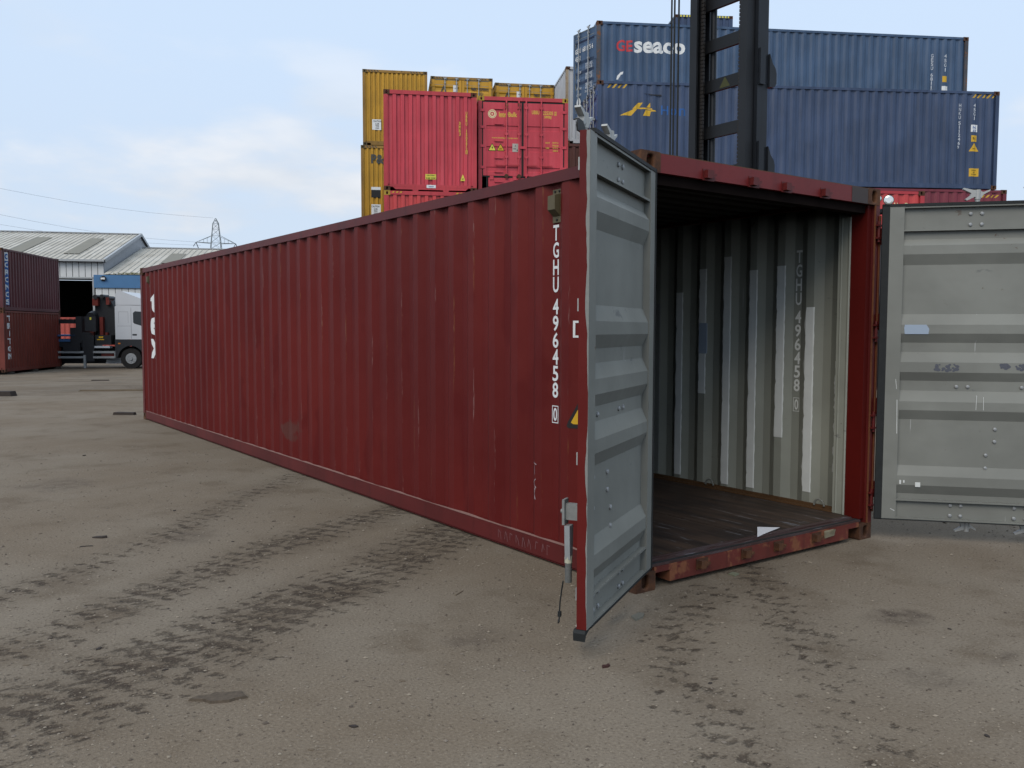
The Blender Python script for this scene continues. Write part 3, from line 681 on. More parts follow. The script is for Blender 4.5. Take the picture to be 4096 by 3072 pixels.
a = MB(); a.box(W - .058, W - .052, 1.60, 1.69, 1.35, 1.62); a.obj('paint_patch', M['patch_blue'], hero)
# doors
def hero_door(side, hinge, ang):
    d = leaf(hero, side, hinge, .165, 2.455, 1.165, ang, M['hero'], M['grey_door'], 'galv', (.60, 1.00), hero=True, handles=False)
    s = -side; b = MB()
    pts = [(a_, z) for z in (2.395, 2.318) for a_ in (.545, .620)] + [(a_, 1.150) for a_ in (.49, .565, .92, .995)] + [(.755, .845), (.755, .755), (.70, .655), (.70, .560)] + [(a_, z) for z in (.275, .200) for a_ in (.475, .545, .90, .975)]
    if side < 0: pts += [(.98, .85), (.98, .70), (1.0, .60), (.90, .42)]
    b.cyl((0, -.002, 0), (0, .007, 0), .013, 8); b.cyl((0, .007, 0), (0, .011, 0), .013, 8, r2=.006); bm_ = b.mesh('bolt', M['galv_dull'])
    for a_, z in pts: link('bolt', bm_, d, (s * a_, .014 if (z > 2.29 or z < .30) else .012, z))
    return d
dl = hero_door(-1, (.035, -.018), -R(149.4))
dr = hero_door(1, (2.462, -.050), R(131.0))
# scuffed overspray along the free edge of the left leaf
rnd = random.Random(11); it = []; n = 60; w_ = 1.165
ed = [.0]; 
for i in range(n): ed.append(max(.001, min(.018, ed[-1] + rnd.uniform(-.004, .0045))))
e = MB()
for i in range(n):
    z0, z1 = .167 + 2.286 * i / n, .167 + 2.286 * (i + 1) / n
    e.poly([(w_ + .0015, .050, z0), (w_ + .0015, .050 - ed[i], z0), (w_ + .0015, .050 - ed[i + 1], z1), (w_ + .0015, .050, z1)])
e.obj('paint_overspray', M['overspray'], dl)
# loose corner seal at the bottom of the left leaf, hanging handle and seal wire
a = MB(); a.prism([(1.085, .164), (1.172, .164), (1.180, .150), (1.176, .112), (1.160, .138), (1.120, .150), (1.09, .150)], -.012, .046); a.obj('corner_seal', M['rubber'], dl)
a = MB(); a.prism([(1.05, 2.457), (1.160, 2.457), (1.166, 2.490), (1.150, 2.515), (1.09, 2.512), (1.05, 2.48)], -.018, -.010); a.obj('bar_guard', M['black'], dl)
h = MB(); h.box(1.090, 1.146, -.082, -.070, .645, .765); h.cyl((1.118, -.096, .705), (1.118, -.07, .705), .011, 10); h.box(1.10, 1.13, -.072, -.001, .668, .745)
h.obj('handle_hub', plain('worn_galvanised_hub', (.25, .25, .235), .6, .2, var=.3, scale=30), dl)
h = MB(); h.prism([(1.094, .642), (1.146, .642), (1.142, .55), (1.136, .48), (1.102, .48), (1.096, .56)], -.070, -.044); h.box(1.100, 1.110, -.074, -.070, .50, .63)
ho = h.obj('handle', M['galv_dull'], dl)
h = MB(); h.cyl((1.119, -.058, .368), (1.119, -.058, .482), .0165, 10); h.obj('handle_grip', plain('taped_grip', (.13, .13, .12), .7, var=.5, scale=60), ho)
h = MB(); h.cyl((1.119, -.058, .462), (1.119, -.058, .495), .0185, 10); h.obj('handle_band', plain('cream_tape', (.48, .46, .34), .7), ho)
pts = [(1.135, -.078, .375), (1.128, -.088, .33), (1.122, -.098, .27), (1.118, -.102, .225), (1.120, -.100, .205), (1.112, -.106, .185), (1.120, -.108, .165), (1.130, -.10, .175), (1.122, -.101, .202)]
h = MB(); h.tube(pts, .0035, 6); h.box(1.112, 1.128, -.108, -.094, .198, .222); h.obj('seal_wire', M['rubber'], dl)
# tape and marks on the right leaf (inside)
lettering(dr, M['patch_blue'], [('poly', [(-.285, 1.532), (-.125, 1.532), (-.120, 1.575), (-.125, 1.600), (-.270, 1.600), (-.29, 1.57)])], lambda u, v: (u, .0455, v), (), 'tape_patch')
rnd = random.Random(8)
for u0, v0, wd0, hh in ((-.42, 1.29, .16, .05), (-.92, 1.30, .10, .045), (-.80, 1.30, .05, .03)):
    it = []
    for k in range(26):
        u = u0 + rnd.uniform(-wd0 / 2, wd0 / 2); v = v0 + rnd.uniform(-hh / 2, hh / 2); r1 = rnd.uniform(.004, .013)
        it.append(('poly', [(u + r1 * math.cos(q) * 1.4, v + r1 * math.sin(q)) for q in [2 * math.pi * i / 7 for i in range(7)]]))
    lettering(dr, plain('graphite_smudge', (.10, .105, .125), .7, var=.3, scale=90), it, lambda u, v: (u, .0448 + random.uniform(0, .0006), v), (), 'smudge')
for it in (stroke(dr, [(-.085, 1.05), (-.090, .80)], .004, 0, 0), stroke(dr, [(-.080, 1.13), (-.072, 1.20)], .003, 0, 0), stroke(dr, [(-.06, .24), (-.09, .225)], .004, 0, 0)): lettering(dr, M['patch'], it, lambda u, v: (u, .0508, v), (), 'scratch')
it = stroke(dr, [(-.62, 1.09), (-.618, .985)], .003, 0, 0) + stroke(dr, [(-.665, 1.08), (-.668, .985)], .003, 0, 0) + rect_poly(-.245, .425, .035, .035) + rect_poly(-.125, .44, .012, .03) + rect_poly(-.15, .445, .01, .02)
lettering(dr, M['patch'], it, lambda u, v: (u, .0450, v), (), 'scratch')
# folded paper on the threshold
pz = .1605
pm = bpy.data.meshes.new('paper_sheet'); pm.from_pydata([(1.20, .075, pz), (1.40, .235, pz + .012), (1.545, .155, pz + .004), (1.36, .118, pz + .001), (1.20, .075, pz + .0015), (1.40, .235, pz + .0135), (1.545, .155, pz + .0055), (1.36, .118, pz + .0025)], [], [(0, 1, 2, 3), (7, 6, 5, 4), (0, 4, 5, 1), (1, 5, 6, 2), (2, 6, 7, 3), (3, 7, 4, 0)])
pm.materials.append(plain('white_paper', (.72, .71, .72), .7, var=.05)); tag(link('paper_sheet', pm), 'folded sheet of white paper lying on the open container threshold', 'paper')
a = MB(); a.poly([(1.845, -.004, .075), (1.960, -.004, .082), (1.965, -.012, .128), (1.935, -.022, .136), (1.900, -.010, .108), (1.850, -.014, .128)]); a.poly([(1.845, -.002, .075), (1.960, -.002, .082), (1.965, .004, .128), (1.850, .004, .128)])
a.obj('torn_label', plain('torn_tan_paper', (.30, .25, .16), .8, var=.2), hero)

# ------------------------------------------------------------------ container stacks
HC, ST = 2.896, 2.591
def uv(a): return Vector((math.cos(a), math.sin(a), 0)), Vector((-math.sin(a), math.cos(a), 0))
def end_on(label, group, fl, z, ang, L_, H_, mat, width=W, **k):
    """fl = front left corner; the y=0 end looks towards the open container"""
    return container(label, group, (fl[0], fl[1], z), R(ang), L_, H_, mat, width=width, **k)
def side_on(label, group, fl, z, ang, L_, H_, mat, **k):
    u, v = uv(R(ang)); p = Vector((fl[0], fl[1], 0)) + v * W
    return container(label, group, (p.x, p.y, z), R(ang - 90), L_, H_, mat, **k)
HID = 'containers of the covered lower tiers'
def hidden(fl, z, ang, L_, H_, n, width=W, side=False):
    for i in range(n):
        (side_on if side else lambda *a_, **k_: end_on(*a_, width=width, **k_))('brown container of a covered lower tier under the stacked containers', HID, fl, z + i * H_, ang, L_, H_, M['hidden'], start=.30)
# --- red bulk containers
e0 = lambda u, v: (u, .010, v)
hidden((7.099, 16.884), 0, -27.3, 9.125, ST, 1); hidden((9.447, 15.974), 0, -29, 9.125, ST, 2)
kw = dict(frame=M['ib_red_frame'], cast=M['yel_cast'], end_pitch=.206, gap=True)
rb, _ = end_on('red bulk container with a blind corrugated end, under the one lettered UBBU 150272', 'red bulk containers', (7.099, 16.884), ST, -27.3, 9.125, ST, M['ib_red_bright'], **kw)
lettering(rb, M['stripe'], [('poly', [(x, ST - .06), (x + .05, ST - .06), (x + .08, ST - .02), (x + .03, ST - .02)]) for x in (.2, .3, .4, 1.88, 1.98, 2.08)], lambda u, v: (u, .001, v), (), 'hazard_stripe')
r1, _ = end_on('red bulk container with a blind corrugated end lettered UBBU 150272', 'red bulk containers', (7.099, 16.884), 2 * ST, -27.3, 9.125, ST, M['ib_red'], frame=M['ib_red_frame'], end_pitch=.206, gap=True)
ez = lambda u, v: (u, .013, v)
lettering(r1, M['yel_txt'], stack_text('UBBU 150272', 2.165, 2.10, .093, .045, .083) + [('0', 2.165, 1.045, .035, .075)] + frame_poly(2.165, 1.045, .058, .098, .008), ez)
lettering(r1, M['yel_txt'], stack_text('3MBJ', 1.985, 1.83, .093, .045, .085), ez)
lettering(r1, M['warn_lemon'], rect_poly(1.22, .38, .28, .135) + tri_poly(2.065, .30, .125, .16), lambda u, v: (u, .011, v), (), 'warning_label')
lettering(r1, M['black'], [('! CAUTION !', 1.22, .415, .24, .035), ('2.5M WIDE', 1.22, .345, .25, .04), ('SUPER', 2.065, .355, .05, .014), ('HEAVY', 2.065, .335, .06, .014)], lambda u, v: (u, .008, v))
a = MB(); a.box(1.11, 1.35, -.002, .003, .085, .165); lb = a.obj('end_label', M['white_txt'], r1)
lettering(r1, M['blue_txt'], [('interbulk', 1.23, .125, .13, .035)], lambda u, v: (u, -.004, v))
for x in (.82, 1.62):
    a = MB(); a.prism([(x - .09, .036), (x + .09, .036), (x + .055, -.012), (x - .055, -.012)], .006, .08); a.obj('sill_foot', M['ib_red_frame'], r1)
# red doors
r2, _ = end_on('red bulk container with closed doors lettered InterBulk, beside the blind red end', 'red bulk containers', (9.447, 15.974), 2 * ST, -29, 9.125, ST, M['ib_red'], frame=M['ib_red_frame'], cast=M['yel_cast'], near='open')
d0 = MB()
d0.box(.10, 2.34, .03, .06, .47, ST - .125)
r2d = []
for x0, x1 in ((.13, 1.165), (1.225, 2.30)):
    a = MB(); w_ = x1 - x0; z0, z1 = .50, ST - .155
    pts = [(z1, .004), (1.83, .004), (1.815, .022), (1.72, .022), (1.70, .004), (1.275, .004), (1.26, .022), (1.165, .022), (1.145, .004), (.735, .004), (.72, .022), (.625, .022), (.605, .004), (z0, .004)]
    for (za, ya), (zb, yb) in zip(pts, pts[1:]): a.poly([(x0 + .09, ya, za), (x1 - .09, ya, za), (x1 - .09, yb, zb), (x0 + .09, yb, zb)])
    a.box(x0, x0 + .09, 0, .03, z0, z1); a.box(x1 - .09, x1, 0, .03, z0, z1); a.box(x0 + .09, x1 - .09, .03, .034, z0, z1)
    do = a.obj('door', M['ib_red'], r2); r2d.append(do)
    g_ = MB()
    for q in ((x0 - .028, x0 - .001, z0 - .03, z1 + .03), (x1 + .001, x1 + .028, z0 - .03, z1 + .03), (x0, x1, z1 + .001, z1 + .028), (x0, x1, z0 - .028, z0 - .001)): g_.box(q[0], q[1], .012, .035, q[2], q[3])
    g_.obj('gasket', M['rubber'], do)
d0.obj('door_backing', M['ib_red_frame'], r2)
for i, x in enumerate((.755, 1.155 - .06, 1.29, 1.70)):
    a = MB(); a.cyl((x, -.03, .42), (x, -.03, ST - .09), .022, 10); 
    for z in (.52, 1.0, 1.6, 2.3): a.box(x - .04, x + .04, -.05, .004, z - .03, z + .03)
    a.obj('locking_bar', M['ib_red'], r2d[i // 2])
    a = MB(); sgn = -1 if i < 2 else 1; a.box(min(x, x + sgn * .30), max(x, x + sgn * .30), -.06, -.035, .765, .795); a.obj('handle', M['ib_red_frame'], r2d[i // 2])
    if i < 2:
        MB().cyl((x, -.06, .49), (x, -.02, .49), .055, 12).obj('bar_cam', M['casting'], r2d[0]); MB().box(x - .03, x + .03, -.05, .0, 2.25, 2.42).obj('bar_bracket', M['casting'], r2d[0])
for x in (.11, 2.33):
    for z in (.72, 1.28, 1.78, 2.22):
        a = MB(); a.box(x - .06, x + .06, -.016, .012, z - .035, z + .035); a.obj('hinge', M['ib_red'], r2)
a = MB(); a.box(1.10, 1.30, -.03, -.005, 1.22, 1.29); a.obj('door_latch', M['ib_red'], r2)
for i, z in enumerate((2.27, 1.87, 1.42, .97, .60, .34)):
    a = MB(); a.box(.44, .66, -.03, .004, z - .018, z + .018); a.obj('ladder_step', M['ib_red'], r2)
a = MB(); a.box(.27, 2.2, .0, .03, .21, .445); hatch = a.obj('discharge_hatch', M['ib_red'], r2)
a = MB(); a.box(.22, 2.25, .012, .035, .455, .478); a.box(.22, .25, .012, .035, .20, .455); a.box(.24, 2.2, .012, .035, .195, .21); a.obj('hatch_gasket', M['rubber'], hatch)
for x in (.36, .98, 1.60):
    a = MB(); a.box(x - .05, x + .05, -.02, .01, .39, .49); a.obj('hatch_hinge', M['ib_red'], hatch)
fp = lambda u, v: (u, -.002, v)
lettering(r2, M['cream_txt'], ring_poly(.375, 2.13, .115, .095) + ring_poly(.375, 2.13, .085, .055) + ring_poly(.375, 2.13, .022, .0), lambda u, v: (u, .002, v))
lettering(r2, M['yel_txt'], [('InterBulk', .80, 2.125, .49, .125), ('GROUP', .65, 2.055, .14, .02)], lambda u, v: (u, .002, v), bold=.03)
lettering(r2, M['yel_txt'], [('UBBU', 1.545, 2.20, .20, .10), ('225305', 1.885, 2.19, .275, .10), ('2', 2.085, 2.185, .04, .075), ('3MBJ', 1.875, 2.075, .20, .09)] + frame_poly(2.085, 2.185, .068, .10, .008), lambda u, v: (u, .002, v))
lettering(r2, M['yel_txt'], [('www.interbulkgroup.com', .71, 1.50, .70, .055)], lambda u, v: (u, .002, v))
lettering(r2, M['yel_txt'], [('M.G.W', 1.88, 1.405, .12, .045), ('36000 kg', 2.09, 1.405, .17, .05), ('79360 lb', 2.09, 1.335, .17, .05), ('TARE', 1.87, 1.265, .10, .05), ('2710 kg', 2.09, 1.265, .15, .05), ('5980 lb', 2.09, 1.195, .14, .05)], lambda u, v: (u, .002, v))
lettering(r2, M['black'], tri_poly(.375, 1.165, .215, .185) + tri_poly(.60, 1.165, .215, .185), lambda u, v: (u, .003, v), (), 'warning_label')
lettering(r2, M['warn_lemon'], tri_poly(.375, 1.175, .175, .15), lambda u, v: (u, .001, v), (), 'warning_label'); lettering(r2, M['warn_yel'], tri_poly(.60, 1.175, .175, .15), lambda u, v: (u, .001, v), (), 'warning_label')
lettering(r2, M['black'], [('poly', [(.385, 1.30), (.355, 1.235), (.375, 1.235), (.36, 1.185), (.40, 1.25), (.38, 1.25)]), ('SUPER', .60, 1.225, .07, .018), ('HEAVY', .60, 1.20, .09, .018)], lambda u, v: (u, -.001, v))
lettering(r2, plain('tir_plate', (.46, .42, .36), .6), rect_poly(1.005, 1.25, .17, .22), fp, (), 'approval_plate')
lettering(r2, M['black'], [('A', 1.0, 1.30, .04, .05), ('TIR', .98, 1.22, .08, .03), ('6', 1.05, 1.19, .03, .05)], lambda u, v: (u, -.004, v))

# --- yellow ferry containers
YA = -27.5
hidden((11.66, 27.43), 0, YA, 13.7, HC, 2, 2.5); hidden((14.26, 26.68), 0, YA, 13.7, HC, 3, 2.48); hidden((16.84, 25.93), 0, YA, 13.7, HC, 3, 2.45)
ky = dict(frame=M['yellow_frame'], cast=paint('dark_yellow_casting', (.10, .075, .035), .7, .3, rust=.2), end_pitch=.176)
po, _ = end_on('yellow container lettered P&O, below the topmost yellow blind end', 'yellow ferry containers', (11.58, 27.46), 2 * HC, YA, 13.7, HC, M['yellow'], width=2.5, **ky)
y1, _ = end_on('yellow container with a blind end, on top of the one lettered P&O', 'yellow ferry containers', (11.66, 27.43), 3 * HC, YA, 13.7, HC, M['yellow'], width=2.5, **ky)
lettering(po, M['grey_black_txt'], [('P&O', .80, 2.38, .82, .36)], lambda u, v: (u, .011, v), bold=.04)
lettering(po, M['white_txt'], rect_poly(.57, 1.245, .36, .11) + rect_poly(.57, .42, .36, .42), lambda u, v: (u, .012, v), (), 'caution_label'); lettering(po, M['black'], rect_poly(.57, 1.04, .36, .29), lambda u, v: (u, .012, v), (), 'black_panel')
lettering(y1, M['white_txt'], rect_poly(.53, .80, .34, .40), lambda u, v: (u, .012, v), (), 'caution_label')
for o_, zc in ((y1, .80), (po, .42)):
    lettering(o_, M['grey_black_txt'], [('CAUTION', .55, zc + .13, .30, .07), ('2.5M', .55, zc + .03, .14, .06), ('WIDE', .55, zc - .05, .14, .06), ('LOAD', .55, zc - .13, .14, .06)], lambda u, v: (u, .009, v))
def hz_stripes(o_, w_, H_, mat=None):
    lettering(o_, mat or M['grey_black_txt'], [('poly', [(x, H_ - .085), (x + .045, H_ - .085), (x - .015, H_ - .02), (x - .06, H_ - .02)]) for x in [.26 + .11 * i for i in range(4)] + [w_ - .62 + .11 * i for i in range(4)]], lambda u, v: (u, .001, v), (), 'hazard_stripe')
hz_stripes(y1, 2.5, HC); hz_stripes(po, 2.5, HC)
for fl, wq, num, lab in (((14.26, 26.68), 2.48, '007094 6', 'yellow container doors numbered 007094, next to the blind yellow end'), ((16.84, 25.93), 2.45, '007111', 'yellow container doors numbered 007111, beside the white container')):
    yd, _ = end_on(lab, 'yellow ferry containers', fl, 3 * HC, YA, 13.7, HC, M['yellow'], near='door', width=wq, doorm=M['yel_door'], rods='galv_dull', rod_a=(.50, .96), **ky)
    hz_stripes(yd, wq, HC)
    k_ = wq - .145
    lettering(yd, M['grey_black_txt'], [('poly', [(.33, 2.14), (.40, 2.14), (.515, 2.47), (.515, 2.56)]), ('poly', [(.515, 2.56), (.515, 2.47), (.63, 2.14), (.70, 2.14)])], lambda u, v: (u, .0005, v), (), 'warning_sign')
    lettering(yd, M['white_txt'], rect_poly(.98, 2.44, .17, .26), lambda u, v: (u, .0005, v), (), 'door_label'); lettering(yd, M['grey_black_txt'], [('GB', .99, 2.45, .08, .04)], lambda u, v: (u, -.002, v))
    lettering(yd, M['grey_black_txt'], [('FMBU', 1.73, 2.45, .24, .12), (num, 2.13, 2.45, .38, .12), ('4EG1', 1.98, 2.27, .22, .12)], lambda u, v: (u, .0005, v))

# --- white container end beside the yellow doors
hidden((17.80, 22.54), 0, -28.5, L, HC, 3)
end_on('white container with a rusty corner post, behind the red bulk doors', None, (17.80, 22.54), 3 * HC, -28.5, L, HC, M['white_grey'], post=M['white_post'], frame=M['white_grey'])

# --- blue containers, long sides to the yard
BA, GA = -30.5, -28.9
hidden((13.195, 15.458), 0, BA, L, HC, 1, side=True)
hidden((14.345, 16.818), 0, GA, L, ST, 2, side=True)
hidden((14.345, 16.818), 2 * ST, GA, L, HC, 1, side=True)
S0 = .30
mr, mval = side_on('maroon container with yellow hazard stripes at its corner, under the navy container', None, (13.52, 15.30), HC, BA, L, HC, M['maroon'], start=S0)
sp = side_place(W, mval); ct = folds(L, S0, .1, L)
lettering(mr, M['stripe'], [('poly', [(L - .80 + .14 * i, HC - .235), (L - .74 + .14 * i, HC - .235), (L - .66 + .14 * i, HC - .155), (L - .72 + .14 * i, HC - .155)]) for i in range(4)], sp, ct, 'hazard_stripe')
bl, bval = side_on('navy container with a yellow slanted H emblem and Hon lettering', None, (13.195, 15.458), 2 * HC, BA, L, HC, M['blue_b'], near='door', start=S0, rods='galv_dull', doorm=M['blue_c'], post=M['blue_b'], handles=False)
sp = side_place(W, bval)
lettering(bl, M['stripe'], [('poly', [(x, HC - .20), (x + .06, HC - .20), (x + .15, HC - .09), (x + .09, HC - .09)]) for x in [.28 + .15 * i for i in range(4)] + [L - .85 + .15 * i for i in range(5)]], sp, ct, 'hazard_stripe')
zc = 1.93
lettering(bl, M['warn_yel'], [('poly', [(.66, zc), (1.00, zc), (1.17, zc + .185), (1.06, zc + .185), (1.02, zc + .16)]), ('poly', [(1.03, zc + .19), (1.20, zc + .19), (1.33, zc + .37), (1.20, zc + .37)]), ('poly', [(1.20, zc + .195), (1.62, zc + .175), (1.60, zc + .215), (1.24, zc + .235)]), ('poly', [(1.34, zc), (1.55, zc), (1.58, zc + .16), (1.42, zc + .165)]), ('poly', [(1.44, zc + .24), (1.56, zc + .24), (1.555, zc + .38)]), ('poly', [(1.58, zc + .125), (1.74, zc + .125), (1.70, zc + .16), (1.58, zc + .17)])], sp, ct, 'emblem')
lettering(bl, M['blue_txt'], [('H', 1.98, zc + .17, .22, .26), ('o', 2.24, zc + .13, .18, .21), ('n', 2.50, zc + .13, .18, .21), ('y', 2.97, zc + .05, .19, .29), ('i', 3.17, zc + .14, .05, .24)], sp, ct, bold=.008)
a = MB(); a.prism([(1.36, HC - .335), (1.62, HC - .36), (1.86, HC - .36), (1.88, HC - .40), (1.60, HC - .385)], W - .012, W - .004, lambda a_, y_, b_: (y_, a_, b_)); a.obj('dent_repair', M['black'], bl)
for (s_, u, zt) in (('HNKU', 10.98, 2.52), ('511246', 10.98, 2.00)):
    lettering(bl, M['worn_txt'], stack_text(s_, u, zt, .118, .075, .10), sp, ct)
lettering(bl, M['worn_txt'], [('9', 10.96, 1.24, .06, .09)] + stack_text('45G1', 11.42, 2.52, .125, .07, .10), sp, ct)
lettering(bl, M['white_txt'], rect_poly(11.44, 1.80, .21, .21), sp, ct, 'door_label'); lettering(bl, M['blue_txt'], [('ic', 11.44, 1.83, .12, .08), ('33', 11.44, 1.73, .12, .06)], side_place(W, bval, .006), ct)
lettering(bl, M['warn_yel'], rect_poly(11.44, 1.50, .18, .19) + tri_poly(11.45, 1.13, .30, .23) + rect_poly(11.47, .50, .30, .24), sp, ct, 'warning_label')
lettering(bl, M['black'], [('9 6', 11.44, 1.50, .10, .09), ('SUPER HEAVY', 11.45, 1.20, .12, .03), ('DOOR', 11.47, .56, .16, .03), ('NO', 11.47, .50, .07, .03), ('STICKER', 11.47, .44, .18, .03)], side_place(W, bval, .006), ct)
# GE SEACO
zg = 2 * ST + HC
gs, gval = side_on('blue container lettered GEseaco with one end door ajar, topmost of its row', None, (14.345, 16.818), zg, GA, L, HC, M['blue_a'], near='door', start=S0, rods='galv_dull', post=M['post_rust'], open_ang=(3, 27), handles=False)
sp = side_place(W, gval); zt = 2.02
lettering(gs, M['red_txt'], [('GE', .87, zt + .16, .50, .34)], sp, ct, bold=.025)
lettering(gs, M['white_txt'], [('seaco', 1.98, zt + .14, 1.62, .35)], sp, ct, bold=.03)
lettering(gs, M['white_txt'], [('poly', [(.62, 1.16), (.68, 1.16), (.76, 1.30), (.82, 1.32), (.84, 1.40), (.76, 1.38), (.66, 1.28)])], sp, ct, 'scrape')
lettering(gs, M['worn_txt'], stack_text('GESU', 10.98, 2.33, .13, .09, .11) + stack_text('681175', 10.98, 1.73, .13, .09, .11) + [('6', 10.96, .82, .07, .12)] + stack_text('45G1', 11.42, 2.33, .145, .09, .11), sp, ct)
lettering(gs, M['warn_yel'], rect_poly(11.42, 1.55, .16, .19) + tri_poly(11.42, .76, .30, .26), sp, ct, 'warning_label'); lettering(gs, M['white_txt'], rect_poly(11.43, 1.23, .20, .20), sp, ct, 'door_label')
lettering(gs, M['blue_txt'], rect_poly(4.7, 1.78, .35, .45), sp, ct, 'paint_patch')
for ch in gs.children:
    if ch.name.startswith('door') and ch.location.x > 1.2: gd = ch
fp = lambda u, v: (-1.16 + u, -.003, v)
lettering(gd, M['white_txt'], [('GESU', .26, 2.22, .28, .15), ('681175 6', .74, 2.22, .52, .15), ('45G1', .25, 1.99, .26, .15)], fp)
lettering(gd, M['worn_txt'], [('MGW', .34, 1.55, .18, .09)] + [(s_, .80, z, .34, .09) for s_, z in (('32500 KG', 1.72), ('71650 LB', 1.62), ('3890 KG', 1.42), ('8580 LB', 1.32), ('28610 KG', 1.12), ('63070 LB', 1.02))] + [('TARE', .30, 1.30, .14, .07), ('PAYLOAD', .32, 1.05, .24, .07), ('CU.CAP.', .32, .86, .24, .07), ('76.4 CU.M', .78, .90, .34, .07)], fp)
lettering(gd, M['white_txt'], [('poly', [(.30 + .10 * math.cos(q), .62 + .15 * math.sin(q)) for q in [2 * math.pi * i / 20 for i in range(20)]])], fp, (), 'door_label'); lettering(gd, M['blue_txt'], [('0', .30, .62, .06, .14)], lambda u, v: (-1.16 + u, -.006, v))
# blue container end on, behind
bt0 = (-3.523 + 26.065 * 1.022, -3.649 + 25.119 * 1.022)
hidden(bt0, 0, -31, L, HC, 4)
bt, _ = end_on('dark blue container end with a dashed yellow top edge, behind the lift mast', None, bt0, 4 * HC, -31, L, HC, M['blue_b'])
lettering(bt, M['warn_lemon'], [('poly', [(x, HC - .09), (x + .07, HC - .09), (x + .07, HC - .015), (x, HC - .015)]) for x in [.22 + .125 * i for i in range(17)]], lambda u, v: (u, .001, v), (), 'hazard_stripe')
# red bulk container behind the right door
u_s, v_s = uv(R(-28.5)); fr = Vector((18.555, 8.631, 0)) - u_s * 6.058
hidden((fr.x, fr.y), 0, -28.5, 6.058, ST, 1, side=True)
br, brv = side_on('bright red container with yellow digits, in front of the maroon container', None, (fr.x, fr.y), ST, -28.5, 6.058, ST, M['ib_red_bright'], frame=M['ib_red_frame'], start=S0)
lettering(br, M['cream_txt'], [('U', 5.27, 2.20, .10, .16), ('3', 5.56, 2.20, .10, .16)], side_place(W, brv), folds(6.058, S0, .1, 6))

# --- two containers stacked on the left of the yard
LA = -28.5; uL, vL = uv(R(LA)); c0 = Vector((.36, 38.05, 0)) - uL * W; gl = gz(.36, 38.05) - .02
l1, lv1 = container('brick red container lettered TRITON, lower of the two by the truck', None, (c0.x, c0.y, gl + .12), R(LA), 6.058, ST, M['brick_red'], start=S0)
l2, lv2 = container('dark maroon container lettered CRONOS on blue, stacked by the truck', None, (c0.x, c0.y, gl + .12 + ST), R(LA), 6.058, ST, M['dark_maroon'], start=S0)
c6 = folds(6.058, S0, .1, 6); sp = side_place(W, lv1)
lettering(l1, M['white_txt'], stack_text('TRITON', .56, 2.38, .32, .30, .24), sp, c6, bold=.05)
lettering(l2, M['white_txt'], stack_text('CRONOS', .52, 2.03, .31, .30, .23), side_place(W, lv2, .006), c6, bold=.04); lettering(l2, M['blue_txt'], rect_poly(.52, 1.15, .40, 1.84), side_place(W, lv2), c6, 'logo_strip')
lettering(l2, M['white_txt'], rect_poly(.52, 2.26, .40, .36), side_place(W, lv2), c6, 'logo_panel')
lettering(l2, M['blue_txt'], ring_poly(.52, 2.26, .12, .06), side_place(W, lv2, .006), c6)
lettering(l2, M['worn_txt'], stack_text('CRXU 284561', 5.10, 2.1, .125, .05, .09), side_place(W, lv2), c6); lettering(l1, M['worn_txt'], stack_text('TRIU 384610', 5.10, 2.0, .125, .05, .09), sp, c6)
for i, y in enumerate((.5, 2.9, 5.5)):
    a = MB(); a.box(-.1, W + .12, y - .1, y + .1, -.02, .122); p = Matrix.Rotation(R(LA), 3, 'Z') @ Vector((0, 0, 0))
    o_ = a.obj('timber_bearer', plain('dark_timber', (.06, .05, .04), .9), None, (c0.x, c0.y, gl), R(LA)); tag(o_, 'dark timber bearer under the lower brick red container', 'timber', 'bearers under the stacked containers')
# blue container just left of that stack
c1 = c0 - uL * (W + .10)
container('blue container end beside the brick red TRITON container', None, (c1.x, c1.y, gz(c1.x, c1.y) - .03), R(LA), 6.058, ST, M['blue_c'], start=S0)
container('dark brown container end beside the dark maroon CRONOS container', None, (c1.x, c1.y, gz(c1.x, c1.y) - .03 + ST), R(LA), 6.058, ST, M['dark_maroon'], start=S0)

